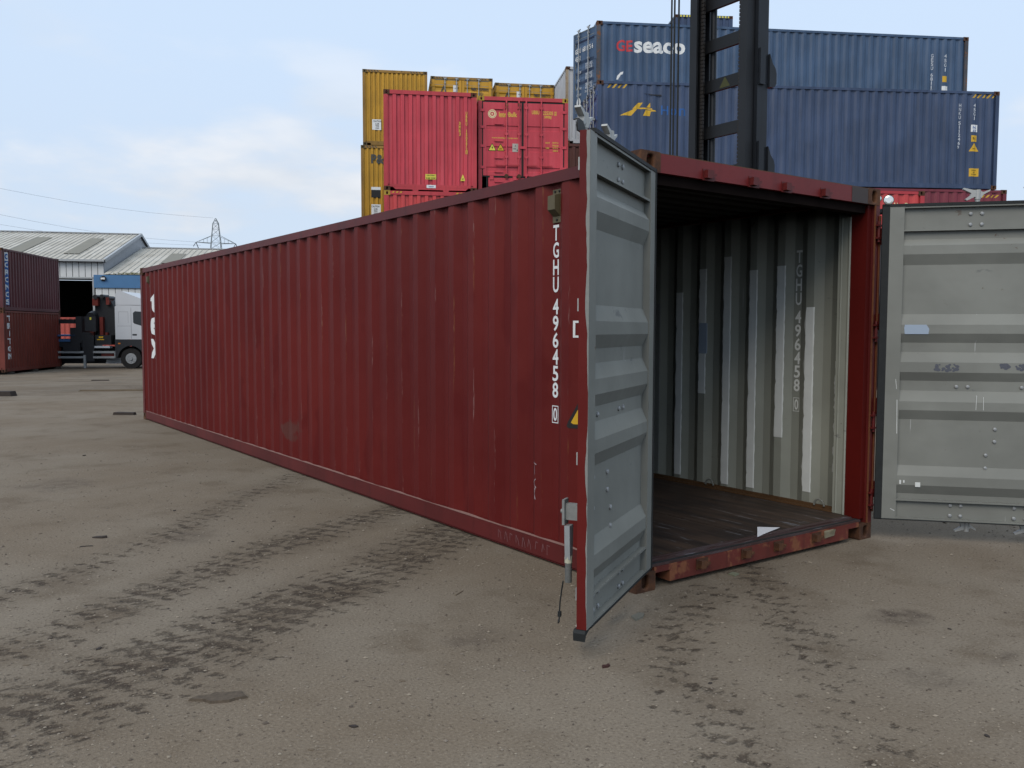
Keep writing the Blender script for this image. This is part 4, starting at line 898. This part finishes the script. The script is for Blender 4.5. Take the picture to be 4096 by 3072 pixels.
# ------------------------------------------------------------------ lift truck behind the open container
M['mast'] = paint('mast_blue_black', (.013, .016, .021), .5, .3, rust=.07, rustc=(.05, .035, .025), spec=.3)
M['mast_lo'] = paint('mast_charcoal', (.011, .012, .014), .55, .3, rust=.05, rustc=(.05, .03, .02))
M['chain'] = plain('greasy_chain', (.018, .014, .011), .6, var=.5, scale=30)
M['glass'] = plain('dark_glass', (.02, .025, .028), .12, var=.1)
fk = empty('container_lift_truck', (8.0, 6.1, 0), 0, 'tall blue black lift truck mast rising behind the open red container', 'lift truck')
def fpart(mb, name, mat, par=fk): return mb.obj(name, mat, par, (-8.0, -6.1, 0))
ZT = 9.2
for y0, y1, xs in ((5.44, 5.66, (7.58, 8.03)), (6.57, 6.75, (7.58, 8.00))):
    near = y0 < 6
    a = MB()
    if near:
        a.box(7.78, 8.03, 5.44, 5.48, .35, ZT); a.box(7.78, 7.83, 5.48, 5.66, .35, ZT); a.box(7.98, 8.03, 5.48, 5.62, .35, ZT); a.box(7.83, 7.90, 5.61, 5.66, .35, ZT)
    else:
        a.box(7.76, 8.00, 6.70, 6.75, .35, ZT); a.box(7.76, 7.80, 6.57, 6.70, .35, ZT); a.box(7.95, 8.00, 6.60, 6.70, .35, ZT)
    fpart(a, 'outer_upright', M['mast'])
    b = MB()
    if near: b.box(7.58, 7.76, 5.50, 5.53, .45, ZT - .3); b.box(7.58, 7.62, 5.53, 5.64, .45, ZT - .3); b.box(7.72, 7.76, 5.53, 5.62, .45, ZT - .3)
    else: b.box(7.58, 7.74, 6.66, 6.70, .45, ZT - .3); b.box(7.58, 7.62, 6.55, 6.66, .45, ZT - .3); b.box(7.70, 7.74, 6.56, 6.66, .45, ZT - .3)
    fpart(b, 'inner_upright', M['mast_lo'])
for z in (.9, 1.75, 2.6, 3.45, 4.16, 4.87, 5.63, 6.29, 6.98, 7.7, 8.5):
    a = MB(); a.box(7.80, 7.86, 5.56, 6.68, z - .10, z + .10); a.box(7.86, 7.93, 5.56, 6.68, z + .07, z + .10); fpart(a, 'crossbar', M['mast_lo'])
for y in (5.70, 6.50):
    a = MB(); z = .6
    while z < ZT - .2: a.box(7.66, 7.70, y - .03, y + .03, z, z + .048); a.box(7.672, 7.688, y - .02, y + .02, z + .048, z + .062); z += .062
    fpart(a, 'lift_chain', M['chain'])
for y in (7.34, 7.27, 7.17):
    a = MB(); a.cyl((7.8, y, .8), (7.8, y, ZT - .2), .016, 8); fpart(a, 'hydraulic_hose', M['rubber'])
for y in (6.46,):
    a = MB(); a.cyl((7.90, y, .5), (7.90, y, 8.4), .05, 12); fpart(a, 'lift_ram', M['mast'])
a = MB(); a.box(7.72, 7.88, 6.68, 7.40, 7.95, 8.05); a.box(7.72, 7.88, 6.68, 7.40, 1.0, 1.08); fpart(a, 'hose_arm', M['mast_lo'])
for z in (5.55, 4.10):
    a = MB(); a.prism([(8.03, z - .12), (8.16, z - .10), (8.20, z - .04), (8.20, z + .12), (8.17, z + .20), (8.10, z + .26), (8.03, z + .40)], 5.40, 5.52); fpart(a, 'mast_bracket', M['mast'])
    a = MB(); a.box(7.80, 7.92, 5.40, 5.439, z - .1, z + .46); fpart(a, 'mast_plate', M['mast'])
lettering(fk, plain('dim_warning', (.055, .055, .012), .6), tri_poly(-.02, 5.56, .22, .15), lambda u, v: (7.797 - 8.0, -u, v), (), 'warning_sign')
a = MB(); a.box(8.1, 12.9, 5.0, 7.2, .55, 1.55); a.box(8.05, 8.5, 5.2, 7.0, .5, 1.2); fpart(a, 'chassis', M['mast'])
a = MB(); a.prism([(11.6, .5), (13.4, .6), (13.5, 1.5), (13.2, 2.1), (11.6, 2.1)], 4.95, 7.25); fpart(a, 'counterweight', M['mast_lo'])
a = MB(); a.prism([(9.9, 1.55), (11.5, 1.55), (11.4, 3.3), (10.2, 3.3)], 5.4, 6.8); cabf = fpart(a, 'cab', M['mast'])
a = MB(); a.box(10.5, 11.3, 5.385, 5.395, 2.2, 3.15); a.obj('cab_window', M['glass'], cabf)
for x, r_w, ww in ((8.95, .82, .62), (12.2, .70, .45)):
    for y in (4.55, 7.65 - ww):
        a = MB(); a.cyl((x, y, r_w), (x, y + ww, r_w), r_w, 24); w0 = fpart(a, 'wheel', M['rubber']); b = MB(); b.cyl((x, y - .02, r_w), (x, y + ww + .02, r_w), r_w * .55, 16); b.obj('rim', M['mast'], w0)
a = MB(); a.box(7.3, 7.57, 4.9, 7.3, .35, 1.3); fpart(a, 'carriage', M['mast_lo'])
for y in (5.2, 6.8):
    a = MB(); a.box(5.6, 7.3, y - .12, y + .12, .25, .36); fpart(a, 'fork', M['mast_lo'])
lm = NT('lamp_lens', .15); lm.col((.75, .75, .70)); lm.b.inputs['Metallic'].default_value = .6
for (x, y, z, rr) in ((10.0, 4.49, 3.71, .085), (9.90, 4.62, 3.74, .06)):
    d = Vector((-.80, -.58, .05)).normalized(); p = Vector((x, y, z))
    a = MB(); a.cyl(p - d * .10, p, rr * .6, 14, r2=rr); a.cyl(p, p + d * .012, rr, 14); lo = fpart(a, 'work_lamp', M['mast_lo'])
    b = MB(); b.cyl(p + d * .012, p + d * .022, rr * .88, 14, r2=rr * .6); b.obj('lens', lm.mat, lo)
a = MB(); a.box(9.85, 10.1, 4.5, 5.5, 3.50, 3.56); a.cyl((10.03, 4.53, 3.5), (10.03, 4.53, 3.66), .02); a.cyl((9.92, 4.66, 3.5), (9.92, 4.66, 3.70), .02); a.box(9.95, 10.0, 5.35, 5.5, 2.9, 3.55); fpart(a, 'lamp_bracket', M['mast_lo'])

# ------------------------------------------------------------------ flatbed crane lorry
M['lorry_white'] = plain('lorry_white', (.60, .61, .63), .35, var=.05, scale=2)
M['plastic'] = plain('dark_plastic', (.022, .024, .028), .6, var=.2)
M['crane_dark'] = plain('crane_charcoal', (.018, .019, .022), .55, var=.35, scale=6)
M['crane_red'] = plain('crane_red', (.16, .022, .014), .5, var=.25, scale=5)
M['alu'] = plain('alloy_rail', (.34, .35, .35), .5, .2, var=.15)
M['deck_blue'] = plain('deck_blue', (.05, .12, .26), .6)
M['amber'] = plain('amber_lens', (.65, .18, .01), .3)
TA = R(-33); tg = gz(6.62, 42.25)
lo_ = empty('crane_lorry', (6.62, 42.25, tg), TA, 'white cab lorry with a folded dark red crane behind the cab', 'lorry')
YN = -1.20
def tb(name, mat, boxes=(), par=lo_):
    a = MB()
    for b in boxes: a.box(*b)
    return a.obj(name, mat, par)
a = MB(); a.prism([(-.72, 1.42), (-.66, 1.42), (1.20, 1.42), (1.42, 1.75), (1.36, 2.35), (1.16, 3.05), (-.64, 3.07), (-.72, 3.0)], YN, 1.2); cab = a.obj('cab', M['lorry_white'], lo_)
a = MB(); a.prism([(-.70, 3.08), (1.05, 3.08), (.95, 3.22), (-.40, 3.74), (-.62, 3.75), (-.70, 3.62)], YN + .06, 1.14); a.obj('wind_deflector', M['lorry_white'], cab)
a = MB(); a.prism([(.20, 2.18), (.62, 2.05), (.98, 2.10), (.98, 2.72), (.24, 2.78), (.14, 2.70), (.14, 2.24)], YN - .006, YN - .002); a.obj('side_window', M['glass'], cab)
a = MB(); a.prism([(1.415, 1.95), (1.365, 2.34), (1.20, 2.95), (1.205, 2.96), (1.42, 2.0)], -1.0, 1.0); a.obj('windscreen', M['glass'], cab)
tb('door_seam', M['plastic'], [(.040, .050, YN - .003, YN, 1.45, 2.95), (-.55, -.10, YN - .003, YN, 2.745, 2.752), (-.62, .03, YN - .003, YN, 2.06, 2.067), (-.55, -.545, YN - .003, YN, 2.2, 2.745), (-.10, -.095, YN - .003, YN, 2.2, 2.745), (.09, .30, YN - .004, YN, 1.60, 1.68)], cab)
arch = [(-.74, .55), (-.74, 1.41), (1.36, 1.41), (1.40, .55), (.80, .50)] + [(.0 + .62 * math.cos(q), .49 + .62 * math.sin(q)) for q in [R(x) for x in range(10, 171, 16)]] + [(-.66, .50)]
a = MB(); a.prism(arch, YN - .02, YN + .35); a.prism(arch, 1.2 - .35, 1.22); a.obj('wheel_arch', M['plastic'], lo_)
tb('marker_lamp', M['amber'], [(-.60, -.48, YN - .03, YN - .015, 1.19, 1.25)])
tyre = plain('tyre_black', (.018, .017, .016), .85, var=.3, scale=20)
for x in (0, -4.6, -5.9):
    for ys in ((YN - .01, YN + .30), (.90, 1.21)):
        a = MB(); a.cyl((x, ys[0], .49), (x, ys[1], .49), .49, 28); wo = a.obj('wheel', tyre, lo_)
        b = MB(); yo = ys[0] - .012 if ys[0] < 0 else ys[1] + .012
        yi = ys[0] + .02 if ys[0] < 0 else ys[1] - .02
        b.cyl((x, yi, .49), (x, yo, .49), .27, 20, r2=.255); b.cyl((x, yo - .0, .49), (x, yo - .05 if ys[0] < 0 else yo + .05, .49), .085, 12)
        for k in range(8):
            q = k * math.pi / 4; b.cyl((x + .17 * math.cos(q), yo, .49 + .17 * math.sin(q)), (x + .17 * math.cos(q), yo - .012 if ys[0] < 0 else yo + .012, .49 + .17 * math.sin(q)), .032, 8)
        b.obj('rim', M['galv_dull'], wo)
tb('chassis', M['plastic'], [(-7.4, 1.0, -.45, .45, .62, 1.05), (-7.4, -2.3, -1.1, 1.1, 1.05, 1.30)])
tb('deck', M['deck_blue'], [(-7.4, -2.62, -1.22, 1.22, 1.56, 1.64), (-7.4, -2.62, -1.15, 1.15, 1.30, 1.42)])
tb('headboard', M['crane_dark'], [(-2.58, -2.30, -1.22, 1.22, 1.25, 2.52), (-2.85, -2.58, -1.22, -1.0, 1.25, 1.98), (-3.2, -2.4, -1.24, -1.12, .85, 1.25)])
tb('crane_arm', M['crane_dark'], [(-7.0, -2.75, -1.05, -.80, 2.18, 2.38)])
# crane
a = MB(); a.prism([(-2.15, 1.2), (-.85, 1.2), (-.84, 2.35), (-.93, 2.95), (-1.10, 3.30), (-1.30, 3.42), (-1.45, 3.55), (-1.75, 3.40), (-1.85, 2.9), (-1.80, 1.9)], -.7, .6); a.obj('crane_column', M['crane_dark'], lo_)
a = MB(); a.box(-1.88, -1.62, -.95, -.2, 3.05, 3.40); a.box(-1.58, -1.42, -.9, -.3, 1.4, 2.5); a.box(-1.25, -1.10, -.9, -.4, 3.1, 3.45); a.box(-1.32, -1.22, -.9, -.5, 1.25, 1.75); a.obj('crane_boom', M['crane_red'], lo_)
a = MB(); a.cyl((-1.45, -.9, 3.50), (-1.45, -.2, 3.50), .10, 12); a.cyl((-1.72, -1.0, 3.47), (-1.72, -.3, 3.47), .11, 12); a.cyl((-1.15, -.9, 3.40), (-1.15, -.3, 3.40), .09, 12); a.obj('crane_joint', M['crane_dark'], lo_)
tb('tank', M['plastic'], [(-2.18, -1.66, -1.15, -.55, 1.82, 2.52)])
a = MB(); a.cyl((-1.92, -1.10, 2.52), (-1.92, -.7, 2.62), .20, 14); a.obj('tank_cap', M['plastic'], lo_)
tb('tank_label', M['warn_lemon'], [(-1.94, -1.86, -1.156, -1.151, 2.36, 2.48)])
tb('crane_base', M['crane_dark'], [(-1.70, -.95, -1.15, 1.15, 1.15, 1.62), (-2.3, -1.75, -1.2, -.9, .35, 1.75)])
tb('crane_plate', M['warn_yel'], [(-1.62, -1.28, -1.158, -1.152, 1.385, 1.43), (-1.53, -1.32, -1.158, -1.152, 1.48, 1.56)])
tb('hose_reel', M['crane_red'], [(-1.93, -1.75, -1.2, -1.0, 1.62, 1.78)])
tb('battery_box', M['lorry_white'], [(-1.75, -1.02, -1.16, -.8, 1.00, 1.10)])
for z in (.80, .55):
    tb('side_guard', M['alu'], [(-1.80, -.76, YN - .01, YN + .03, z - .05, z + .05)]); tb('side_guard', M['alu'], [(-4.0, -2.25, YN - .01, YN + .03, z - .05, z + .05)])
tb('side_guard', M['alu'], [(-.79, -.74, YN - .01, YN + .03, .5, .85)]); tb('stabiliser_leg', M['alu'], [(-2.24, -2.14, YN - .06, YN + .06, .02, .66)])
tb('dark_undertray', M['plastic'], [(-7.2, -.8, -.32, -.22, .22, 1.04)]); tb('tool_locker', M['crane_red'], [(-1.45, -.85, -1.1, -.7, .58, .76)])  # long dark sheet added to darken the open space beneath the bed
a = MB(); a.prism([(-1.5, .22), (-1.45, .42), (-1.0, .50), (-.78, .55), (-.76, .22)], -.5, .2); a.obj('fuel_tank', M['lorry_white'], lo_)
# salmon container by the shed door
sc_ = container('salmon red container standing behind the crane lorry', None, (2.2, 53.3, gz(3, 52) + .0), R(-33 - 90), 12.192, ST, M['salmon'], start=S0)[0]
sc_.location = Vector((.5, 55.2, gz(3, 52))) ; sc_.rotation_euler = (0, 0, R(-33 - 90))
sc_.location = Vector((5.98, 51.1, gz(3, 52))) - Vector((math.cos(R(-33)), math.sin(R(-33)), 0)) * 6.058 + Vector((-math.sin(R(-33)), math.cos(R(-33)), 0)) * W

# ------------------------------------------------------------------ sheds
t = NT('weathered_roof_sheet', .7); col = t.mix(t.ramp(t.noise(.35, 4), .35, .65), (.48, .44, .365), (.58, .54, .46)); col = t.mix(t.ramp(t.noise(1, 4, .6, t.map((3, .3, 1))), .5, .7, 0, .5), col, (.30, .27, .21)); t.col(col); M['roof_sheet'] = t.mat
M['clad'] = plain('white_cladding', (.70, .70, .68), .6, var=.08, scale=1.5)
M['clad_grey'] = plain('grey_gable_cladding', (.40, .41, .42), .6, var=.08, scale=1.5)
M['fascia'] = plain('blue_fascia', (.075, .19, .36), .5, var=.12, scale=2)
M['skylight'] = plain('stained_skylight', (.20, .175, .12), .5, var=.15, scale=2)
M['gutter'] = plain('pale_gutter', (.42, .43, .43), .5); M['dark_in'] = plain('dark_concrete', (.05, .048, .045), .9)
SA = math.atan2(-.400, .916); SO = (8.64, 61.49, -.38)
EV, RG, BK = 6.67, 9.65, 12.27
sh = empty('shed', SO, SA, 'large pale metal shed with a tall dark doorway and grey ribbed roof', 'shed')
def roof(par, x0, x1, y0, z0, y1, z1, pitch=.36, name='roof_sheet'):
    a = MB(); x = x0; q = []
    while x < x1 - .01:
        q += [(x, 0), (min(x + pitch - .07, x1), 0), (min(x + pitch - .05, x1), .045), (min(x + pitch - .02, x1), .045)]; x += pitch
    q.append((x1, 0))
    for (a_, h), (b_, k) in zip(q, q[1:]):
        if b_ > a_ + 1e-6 or h != k: a.poly([(a_, y0, z0 + h), (b_, y0, z0 + k), (b_, y1, z1 + k), (a_, y1, z1 + h)])
    a.poly([(x0, y0, z0 - .08), (x1, y0, z0 - .08), (x1, y1, z1 - .08), (x0, y1, z1 - .08)])
    return a.obj(name, M['roof_sheet'], par)
ro = roof(sh, -34, .12, -.25, EV - .06, BK, RG); roof(sh, -34, .12, 2 * BK + .25, EV - .06, BK, RG)
def sky_patch(par, x0, x1, ya, yb, f):
    a = MB(); a.poly([(x0, ya, f(ya)), (x1, ya, f(ya)), (x1, yb, f(yb)), (x0, yb, f(yb))]); a.poly([(x0, ya, f(ya) - .05), (x1, ya, f(ya) - .05), (x1, yb, f(yb) - .05), (x0, yb, f(yb) - .05)]); a.obj('skylight', M['skylight'], par)
f1 = lambda y: EV - .06 + (y + .25) / (BK + .25) * (RG - EV + .06) + .055
for x in (-3.1, -6.9, -10.7, -14.5): sky_patch(ro, x, x + 1.02, 2.0, 9.5, f1)
a = MB(); a.box(-34, .15, BK - .18, BK + .18, RG + .03, RG + .10); a.obj('ridge_cap', M['gutter'], sh)
a = MB(); a.box(-34, .10, -.42, -.26, EV - .16, EV - .02); a.obj('gutter', M['gutter'], sh)
a = MB()
for s_, yy in ((1, -.25), (-1, 2 * BK + .25)): a.poly([(.02, yy, EV - .22), (.16, yy, EV - .22), (.16, BK, RG - .12), (.02, BK, RG - .12)]); a.poly([(.16, yy, EV - .22), (.16, yy, EV + .03), (.16, BK, RG + .11), (.16, BK, RG - .12)]); a.poly([(.02, yy, EV + .045), (.16, yy, EV + .03), (.16, BK, RG + .11), (.02, BK, RG + .12)])
a.obj('verge_trim', M['gutter'], sh)
DT = 5.46; MESHP = {}
def board(par, x, w_, z0, z1, y=0.0, mat='clad'):
    k = (round(w_, 3), z0, z1, mat)
    if k not in MESHP:
        a = MB(); a.box(.018, w_ - .018, 0, .03, z0, z1); a.box(0, w_, .05, .07, z0, z1, 1); MESHP[k] = a.mesh('cladding_panel', [M[mat], M['dark_in']])
    return link('cladding_panel', MESHP[k], par, (x, y, 0))
x = -34
while x < -.01:
    w_ = min(.40, -x); board(sh, x, w_, DT if -8.2 < x < -.7 else .0, EV - .17); x += .40
x = 0.0
y = 0
gw = MB(); yy = 0
while yy < 2 * BK - .01:                                                        # gable wall looking right
    w_ = min(.6, 2 * BK - yy); g_h = lambda q: EV + (RG - EV) * (1 - abs(q - BK) / BK) - .12
    gw.poly([(.0, yy + .01, 0), (.0, yy + w_ - .01, 0), (.0, yy + w_ - .01, g_h(yy + w_)), (.0, yy + .01, g_h(yy))]); gw.poly([(-.03, yy, 0), (-.03, yy + w_, 0), (-.03, yy + w_, g_h(yy + w_)), (-.03, yy, g_h(yy))]); yy += .6
gw.obj('gable_wall', M['clad_grey'], sh)
a = MB(); a.box(-34, -33.9, .05, 2 * BK, 0, EV); a.box(-34, -.05, 2 * BK - .1, 2 * BK, 0, EV - .2); a.obj('back_wall', M['dark_in'], sh)
a = MB(); a.box(-8.2, -8.08, -.03, .10, 0, DT); a.box(-.76, -.64, -.03, .10, 0, DT); a.box(-8.2, -.64, -.03, .10, DT - .10, DT); a.obj('door_frame', M['gutter'], sh)
# lower shed on its right
s2 = empty('lean_to_shed', SO, SA, 'lower pale shed with a blue fascia beside the large shed', 'shed')
E2, R2 = 5.62, 8.54
r2o = roof(s2, .18, 34, -1.0, E2, 12.0, R2, .40); f2 = lambda y: E2 + (y + 1.0) / 13.0 * (R2 - E2) + .055
for x in (3.0, 7.0, 11.0): sky_patch(r2o, x, x + 1.1, 4.0, 9.0, f2)
a = MB(); a.box(.2, 34, 11.9, 12.2, R2 + .02, R2 + .10); a.obj('ridge_cap', M['gutter'], s2)
fx = -.42
while fx < 33:
    a = MB(); a.box(fx, fx + 2.995, -1.06, -1.0, 4.70, 5.57); a.obj('fascia_board', M['fascia'], s2); fx += 3.0
a = MB(); a.box(-.42, -.36, -1.0, -.06, 4.70, 5.57); a.obj('fascia_return', M['fascia'], s2)
a = MB(); a.box(-.36, 34, -.98, -.2, 5.40, 5.46); a.obj('soffit', M['dark_in'], s2)
x = -.36
while x < 33: board(s2, x, .42, 0, 4.69, -.95); x += .42
a = MB(); a.box(33.5, 33.6, 0, 12, 0, E2); a.box(.2, 33.5, 11.9, 12, 0, R2 - .2); a.obj('back_wall', M['dark_in'], s2)
a = MB(); a.box(.02, .36, -1.22, -1.06, 5.22, 5.42); a.box(.1, .28, -1.10, -1.0, 5.15, 5.5); fl_ = a.obj('flood_lamp', M['plastic'], s2)
a = MB(); a.box(.06, .32, -1.228, -1.221, 5.26, 5.38); a.obj('lens', M['white_txt'], fl_)
rnd = random.Random(4)
a = MB()                                                                       # weeds along the lean-to gutter
for i in range(420):
    x = .6 + abs(rnd.gauss(0, 2.6)) + rnd.random() * 2; h = rnd.uniform(.04, .16); y0_ = -1.0 + rnd.uniform(0, .25); q = rnd.uniform(-.05, .05)
    a.poly([(x - .02, y0_, E2 + .02), (x + .02, y0_, E2 + .02), (x + q, y0_ + .02, E2 + .05 + h)])
struct(a.obj('gutter_weeds', plain('dry_moss', (.13, .13, .045), .9, var=.4), s2), 'stuff')

# ------------------------------------------------------------------ pylon and wires
M['pylon'] = plain('pylon_steel', (.24, .27, .28), .7, var=.1, scale=.5); M['wire'] = plain('wire_grey', (.16, .17, .18), .7)
py = empty('electricity_pylon', (73.4, 248.9, -.4), R(-12), 'grey lattice electricity pylon rising beyond the shed roofs', 'pylon')
def hw(z): return 3.4 - (3.4 - 1.30) * z / 26.6 if z < 26.6 else (1.30 - (1.30 - .75) * (z - 26.6) / 5.4 if z < 32 else .75 * (33.6 - z) / 1.6 + .02)
lev = [0, 4.5, 9, 12.5, 15, 18, 20.5, 23, 24.8, 26.6, 28.6, 30.4, 32, 33.5]
for sx in (1, -1):
    for sy in (1, -1):
        a = MB()
        for z0, z1 in zip(lev, lev[1:]): a.cyl((sx * hw(z0), sy * hw(z0), z0), (sx * hw(z1), sy * hw(z1), z1), .085, 5)
        a.obj('leg', M['pylon'], py)
for k, (fx_, fy_) in enumerate(((lambda h, s: (s * h, -h), 0), (lambda h, s: (s * h, h), 0), (lambda h, s: (-h, s * h), 0), (lambda h, s: (h, s * h), 0))):
    a = MB()
    for z0, z1 in zip(lev[:-1], lev[1:-1] + [33.0]):
        h0, h1 = hw(z0), hw(z1); p = lambda h, s, z: (*fx_(h, s), z)
        a.cyl(p(h0, -1, z0), p(h1, 1, z1), .045, 4); a.cyl(p(h0, 1, z0), p(h1, -1, z1), .045, 4); a.cyl(p(h1, -1, z1), p(h1, 1, z1), .045, 4)
    a.obj('bracing', M['pylon'], py)
for z, l in ((26.4, 5.4), (19.6, 7.0), (12.6, 6.0)):
    for s_ in (1, -1):
        a = MB(); h = hw(z); tip = (s_ * l, 0, z + .1)
        for sy in (1, -1): a.cyl((s_ * h, sy * h, z), tip, .075, 5); a.cyl((s_ * h, sy * h, z + 2.0), tip, .06, 5)
        for q in (.25, .5, .75):
            b = Vector((s_ * h, h, z)).lerp(Vector(tip), q); c = Vector((s_ * h, h, z + 2.0)).lerp(Vector(tip), q); b2 = Vector((b.x, -b.y, b.z)); c2 = Vector((c.x, -c.y, c.z))
            a.cyl(b, c, .035, 4); a.cyl(b2, c2, .035, 4); a.cyl(b, b2, .035, 4)
        a.obj('cross_arm', M['pylon'], py)
        a = MB(); a.cyl(tip, (tip[0] - .8, -1.6, z - 1.2), .11, 6); a.cyl(tip, (tip[0] + .8, 1.6, z - 1.6), .11, 6); a.obj('insulator', M['wire'], py)
def wire(pts, label):
    a = MB(); P_ = [Vector(p) for p in pts]; a.tube(P_, .024, 5); tag(a.obj('power_line', M['wire']), label, 'power line', 'overhead power lines')
def at_(px, z, d):                                    # world point along the bearing of the pylon line
    l = (px - 2048) / 3461.72 * d; return Vector((CAM.x + WV.x * d + RV.x * l, CAM.y + WV.y * d + RV.y * l, z))
for (p0, p1, lab) in (((862, 33.2, 250), (0, 34.5, 205), 'thin earth wire running from the pylon peak'), ((800, 26.3, 250), (0, 28.4, 205), 'power line running from the pylon arm above the large shed'), ((812, 25.6, 252), (0, 26.3, 207), 'lower power line running from the pylon arm above the large shed')):
    A, B = at_(*p0), at_(*p1); pts = []
    for i in range(0, 19):
        q = i / 6; p = A + (B - A) * q; p.z += (-1.1 * math.sin(min(q, 1) * math.pi)); pts.append(p)
    wire(pts, lab)

# ------------------------------------------------------------------ things lying on the yard
M['wood'] = plain('old_wood', (.16, .12, .08), .9, var=.35, scale=14); M['wood_dark'] = plain('wet_wood', (.045, .034, .028), .9, var=.3, scale=14)
def chunk(name, label, cat, x, y, pts, h, mat, rz=0, group=None, tilt=0):
    a = MB(); n = len(pts); z = gz(x, y) - .004
    top = [(px * .93, py_ * .93, h * (1 + tilt * px)) for px, py_ in pts]
    a.poly(top); a.poly([(px, py_, 0) for px, py_ in pts][::-1])
    for i in range(n):
        j = (i + 1) % n; a.poly([(*pts[i], 0), (*pts[j], 0), top[j], top[i]])
    return tag(a.obj(name, mat, None, (x, y, z), rz), label, cat, group)
chunk('asphalt_slab', 'broken flat slab of dark asphalt lying on the yard', 'slab', -2.44, -.03, [(-.13, -.02), (-.06, -.030), (-.03, -.055), (.05, -.048), (.07, -.03), (.12, -.012), (.095, .02), (.085, .05), (.02, .038), (-.03, .045), (-.05, .018), (-.10, .012)], .015, plain('asphalt_slab', (.10, .075, .052), .95, var=.6, scale=55), R(-30))
chunk('timber_baulk', 'thick dark timber baulk lying near the stacked containers', 'timber', -1.62, 20.0, [(-.55, -.12), (.55, -.12), (.55, .12), (-.55, .12)], .12, M['wood_dark'], R(-38))
chunk('timber_pole', 'long thin timber pole lying across the yard towards the lorry', 'timber', 1.5, 20.75, [(-1.2, -.04), (1.2, -.04), (1.2, .04), (-1.2, .04)], .05, M['wood'], R(-25))
chunk('plank', 'short dark plank lying near the far corner of the open container', 'timber', -.10, 13.15, [(-.20, -.07), (.21, -.05), (.19, .06), (-.19, .07)], .05, M['wood_dark'], R(-45))
chunk('plank', 'flat wet plank lying in front of the crane lorry', 'timber', 2.6, 30.3, [(-.3, -.10), (.3, -.08), (.28, .10), (-.28, .10)], .04, M['wood_dark'], R(-30))
chunk('scrap_sheet', 'crumpled scrap of black sheeting on the yard with splinters', 'scrap', -2.30, 3.33, [(-.055, -.008), (-.02, -.02), (.03, -.026), (.06, -.010), (.05, .018), (.01, .010), (-.03, .014)], .016, M['wood_dark'], R(-35), None, 4)
chunk('scrap_sheet', 'thin scrap of black sheeting beside the splinters on the yard', 'scrap', -2.42, 3.10, [(-.055, -.014), (-.01, -.006), (.04, -.012), (.03, .010), (-.02, .008), (-.05, .012)], .008, M['wood_dark'], R(-20))
chunk('bark_chip', 'grey curled chip beneath the open left door', 'debris', -.27, -.30, [(-.07, -.02), (.0, -.03), (.06, -.01), (.05, .02), (-.03, .03)], .014, plain('grey_chip', (.15, .14, .11), .9), R(20))
chunk('red_shard', 'dark red paint shard under the corner of the left door', 'debris', -.88, -.72, [(-.026, -.006), (.0, -.014), (.018, -.010), (.030, .008), (.006, .006), (-.012, .014)], .012, plain('red_shard', (.05, .018, .014), .8))
for x, y, rz, l in ((.86, -.10, -50, .10), (.90, -.16, -20, .09), (.70, -.02, 40, .07), (1.9, .17, -55, .16), (-.84, .62, 30, .05)):
    chunk('stick', 'thin dry stick lying near the open container sill', 'stick', x, y, [(-l, -.006), (l, -.004), (l * .9, .006), (-l, .005)], .008, M['wood'], R(rz), 'dry sticks by the container sill')
chunk('leaf_scrap', 'pale green scrap lying by the container sill', 'debris', .80, -.06, [(-.04, -.02), (.03, -.03), (.04, .02), (-.02, .03)], .012, plain('dry_leaf', (.17, .17, .11), .9), .4)
rnd = random.Random(21)
def inside(x, y): return -.05 < x < W + .05 and -.05 < y < L
n = 0
while n < 42:                                                                 # dark chips scattered over the yard
    d = rnd.uniform(2.3, 11); l = rnd.uniform(-.62, .62) * d; x = CAM.x + WV.x * d + RV.x * l; y = CAM.y + WV.y * d + RV.y * l
    if inside(x, y): continue
    s_ = rnd.uniform(.006, .018) * (1 + d * .07)
    chunk('debris_chip', 'small dark chip of debris lying on the yard', 'debris', x, y, [(s_ * rnd.uniform(.6, 1.3) * math.cos(q), s_ * rnd.uniform(.3, .7) * math.sin(q)) for q in (0, 1.2, 2.2, 3.3, 4.4, 5.4)], s_ * rnd.uniform(.25, .6), M['wood_dark'] if rnd.random() < .75 else M['wood'], rnd.uniform(0, 3), 'debris chips scattered over the yard'); n += 1
g = MB(); OCT = [(1, 0, 0), (-1, 0, 0), (0, 1, 0), (0, -1, 0), (0, 0, 1), (0, 0, -1)]; OF = [(0, 2, 4), (2, 1, 4), (1, 3, 4), (3, 0, 4), (2, 0, 5), (1, 2, 5), (3, 1, 5), (0, 3, 5)]
n = 0
while n < 11000:
    d = 1.9 + 9.5 * rnd.random() ** 1.7; l = rnd.uniform(-.66, .66) * d; x = CAM.x + WV.x * d + RV.x * l; y = CAM.y + WV.y * d + RV.y * l
    n += 1
    if inside(x, y): continue
    s_ = .0022 + .0055 * rnd.random() ** 4 + .0004 * d; b = len(g.v); mi = rnd.choice((0, 0, 1, 2, 2)); c_, si = math.cos(rnd.random() * 6), math.sin(rnd.random() * 6); k = [rnd.uniform(.6, 1.3) for _ in range(6)]
    for (ox, oy, oz), kk in zip(OCT, k): g.v.append((x + s_ * kk * (ox * 1.2 * c_ - oy * si), y + s_ * kk * (ox * si + oy * c_), gz(x, y) + s_ * .25 + s_ * kk * oz * .65))
    for f in OF: g.f.append(tuple(b + i for i in f)); g.m.append(mi); g.sm.append(False)
gr = g.obj('gravel', [plain('grit_pale', (.29, .24, .18), .9, scale=3), plain('grit_dark', (.11, .085, .065), .9, scale=3), plain('grit_mid', (.22, .18, .14), .9, scale=3)])
struct(gr, 'stuff'); gr['label'] = 'fine gravel scattered over the dusty yard'; gr['category'] = 'gravel'
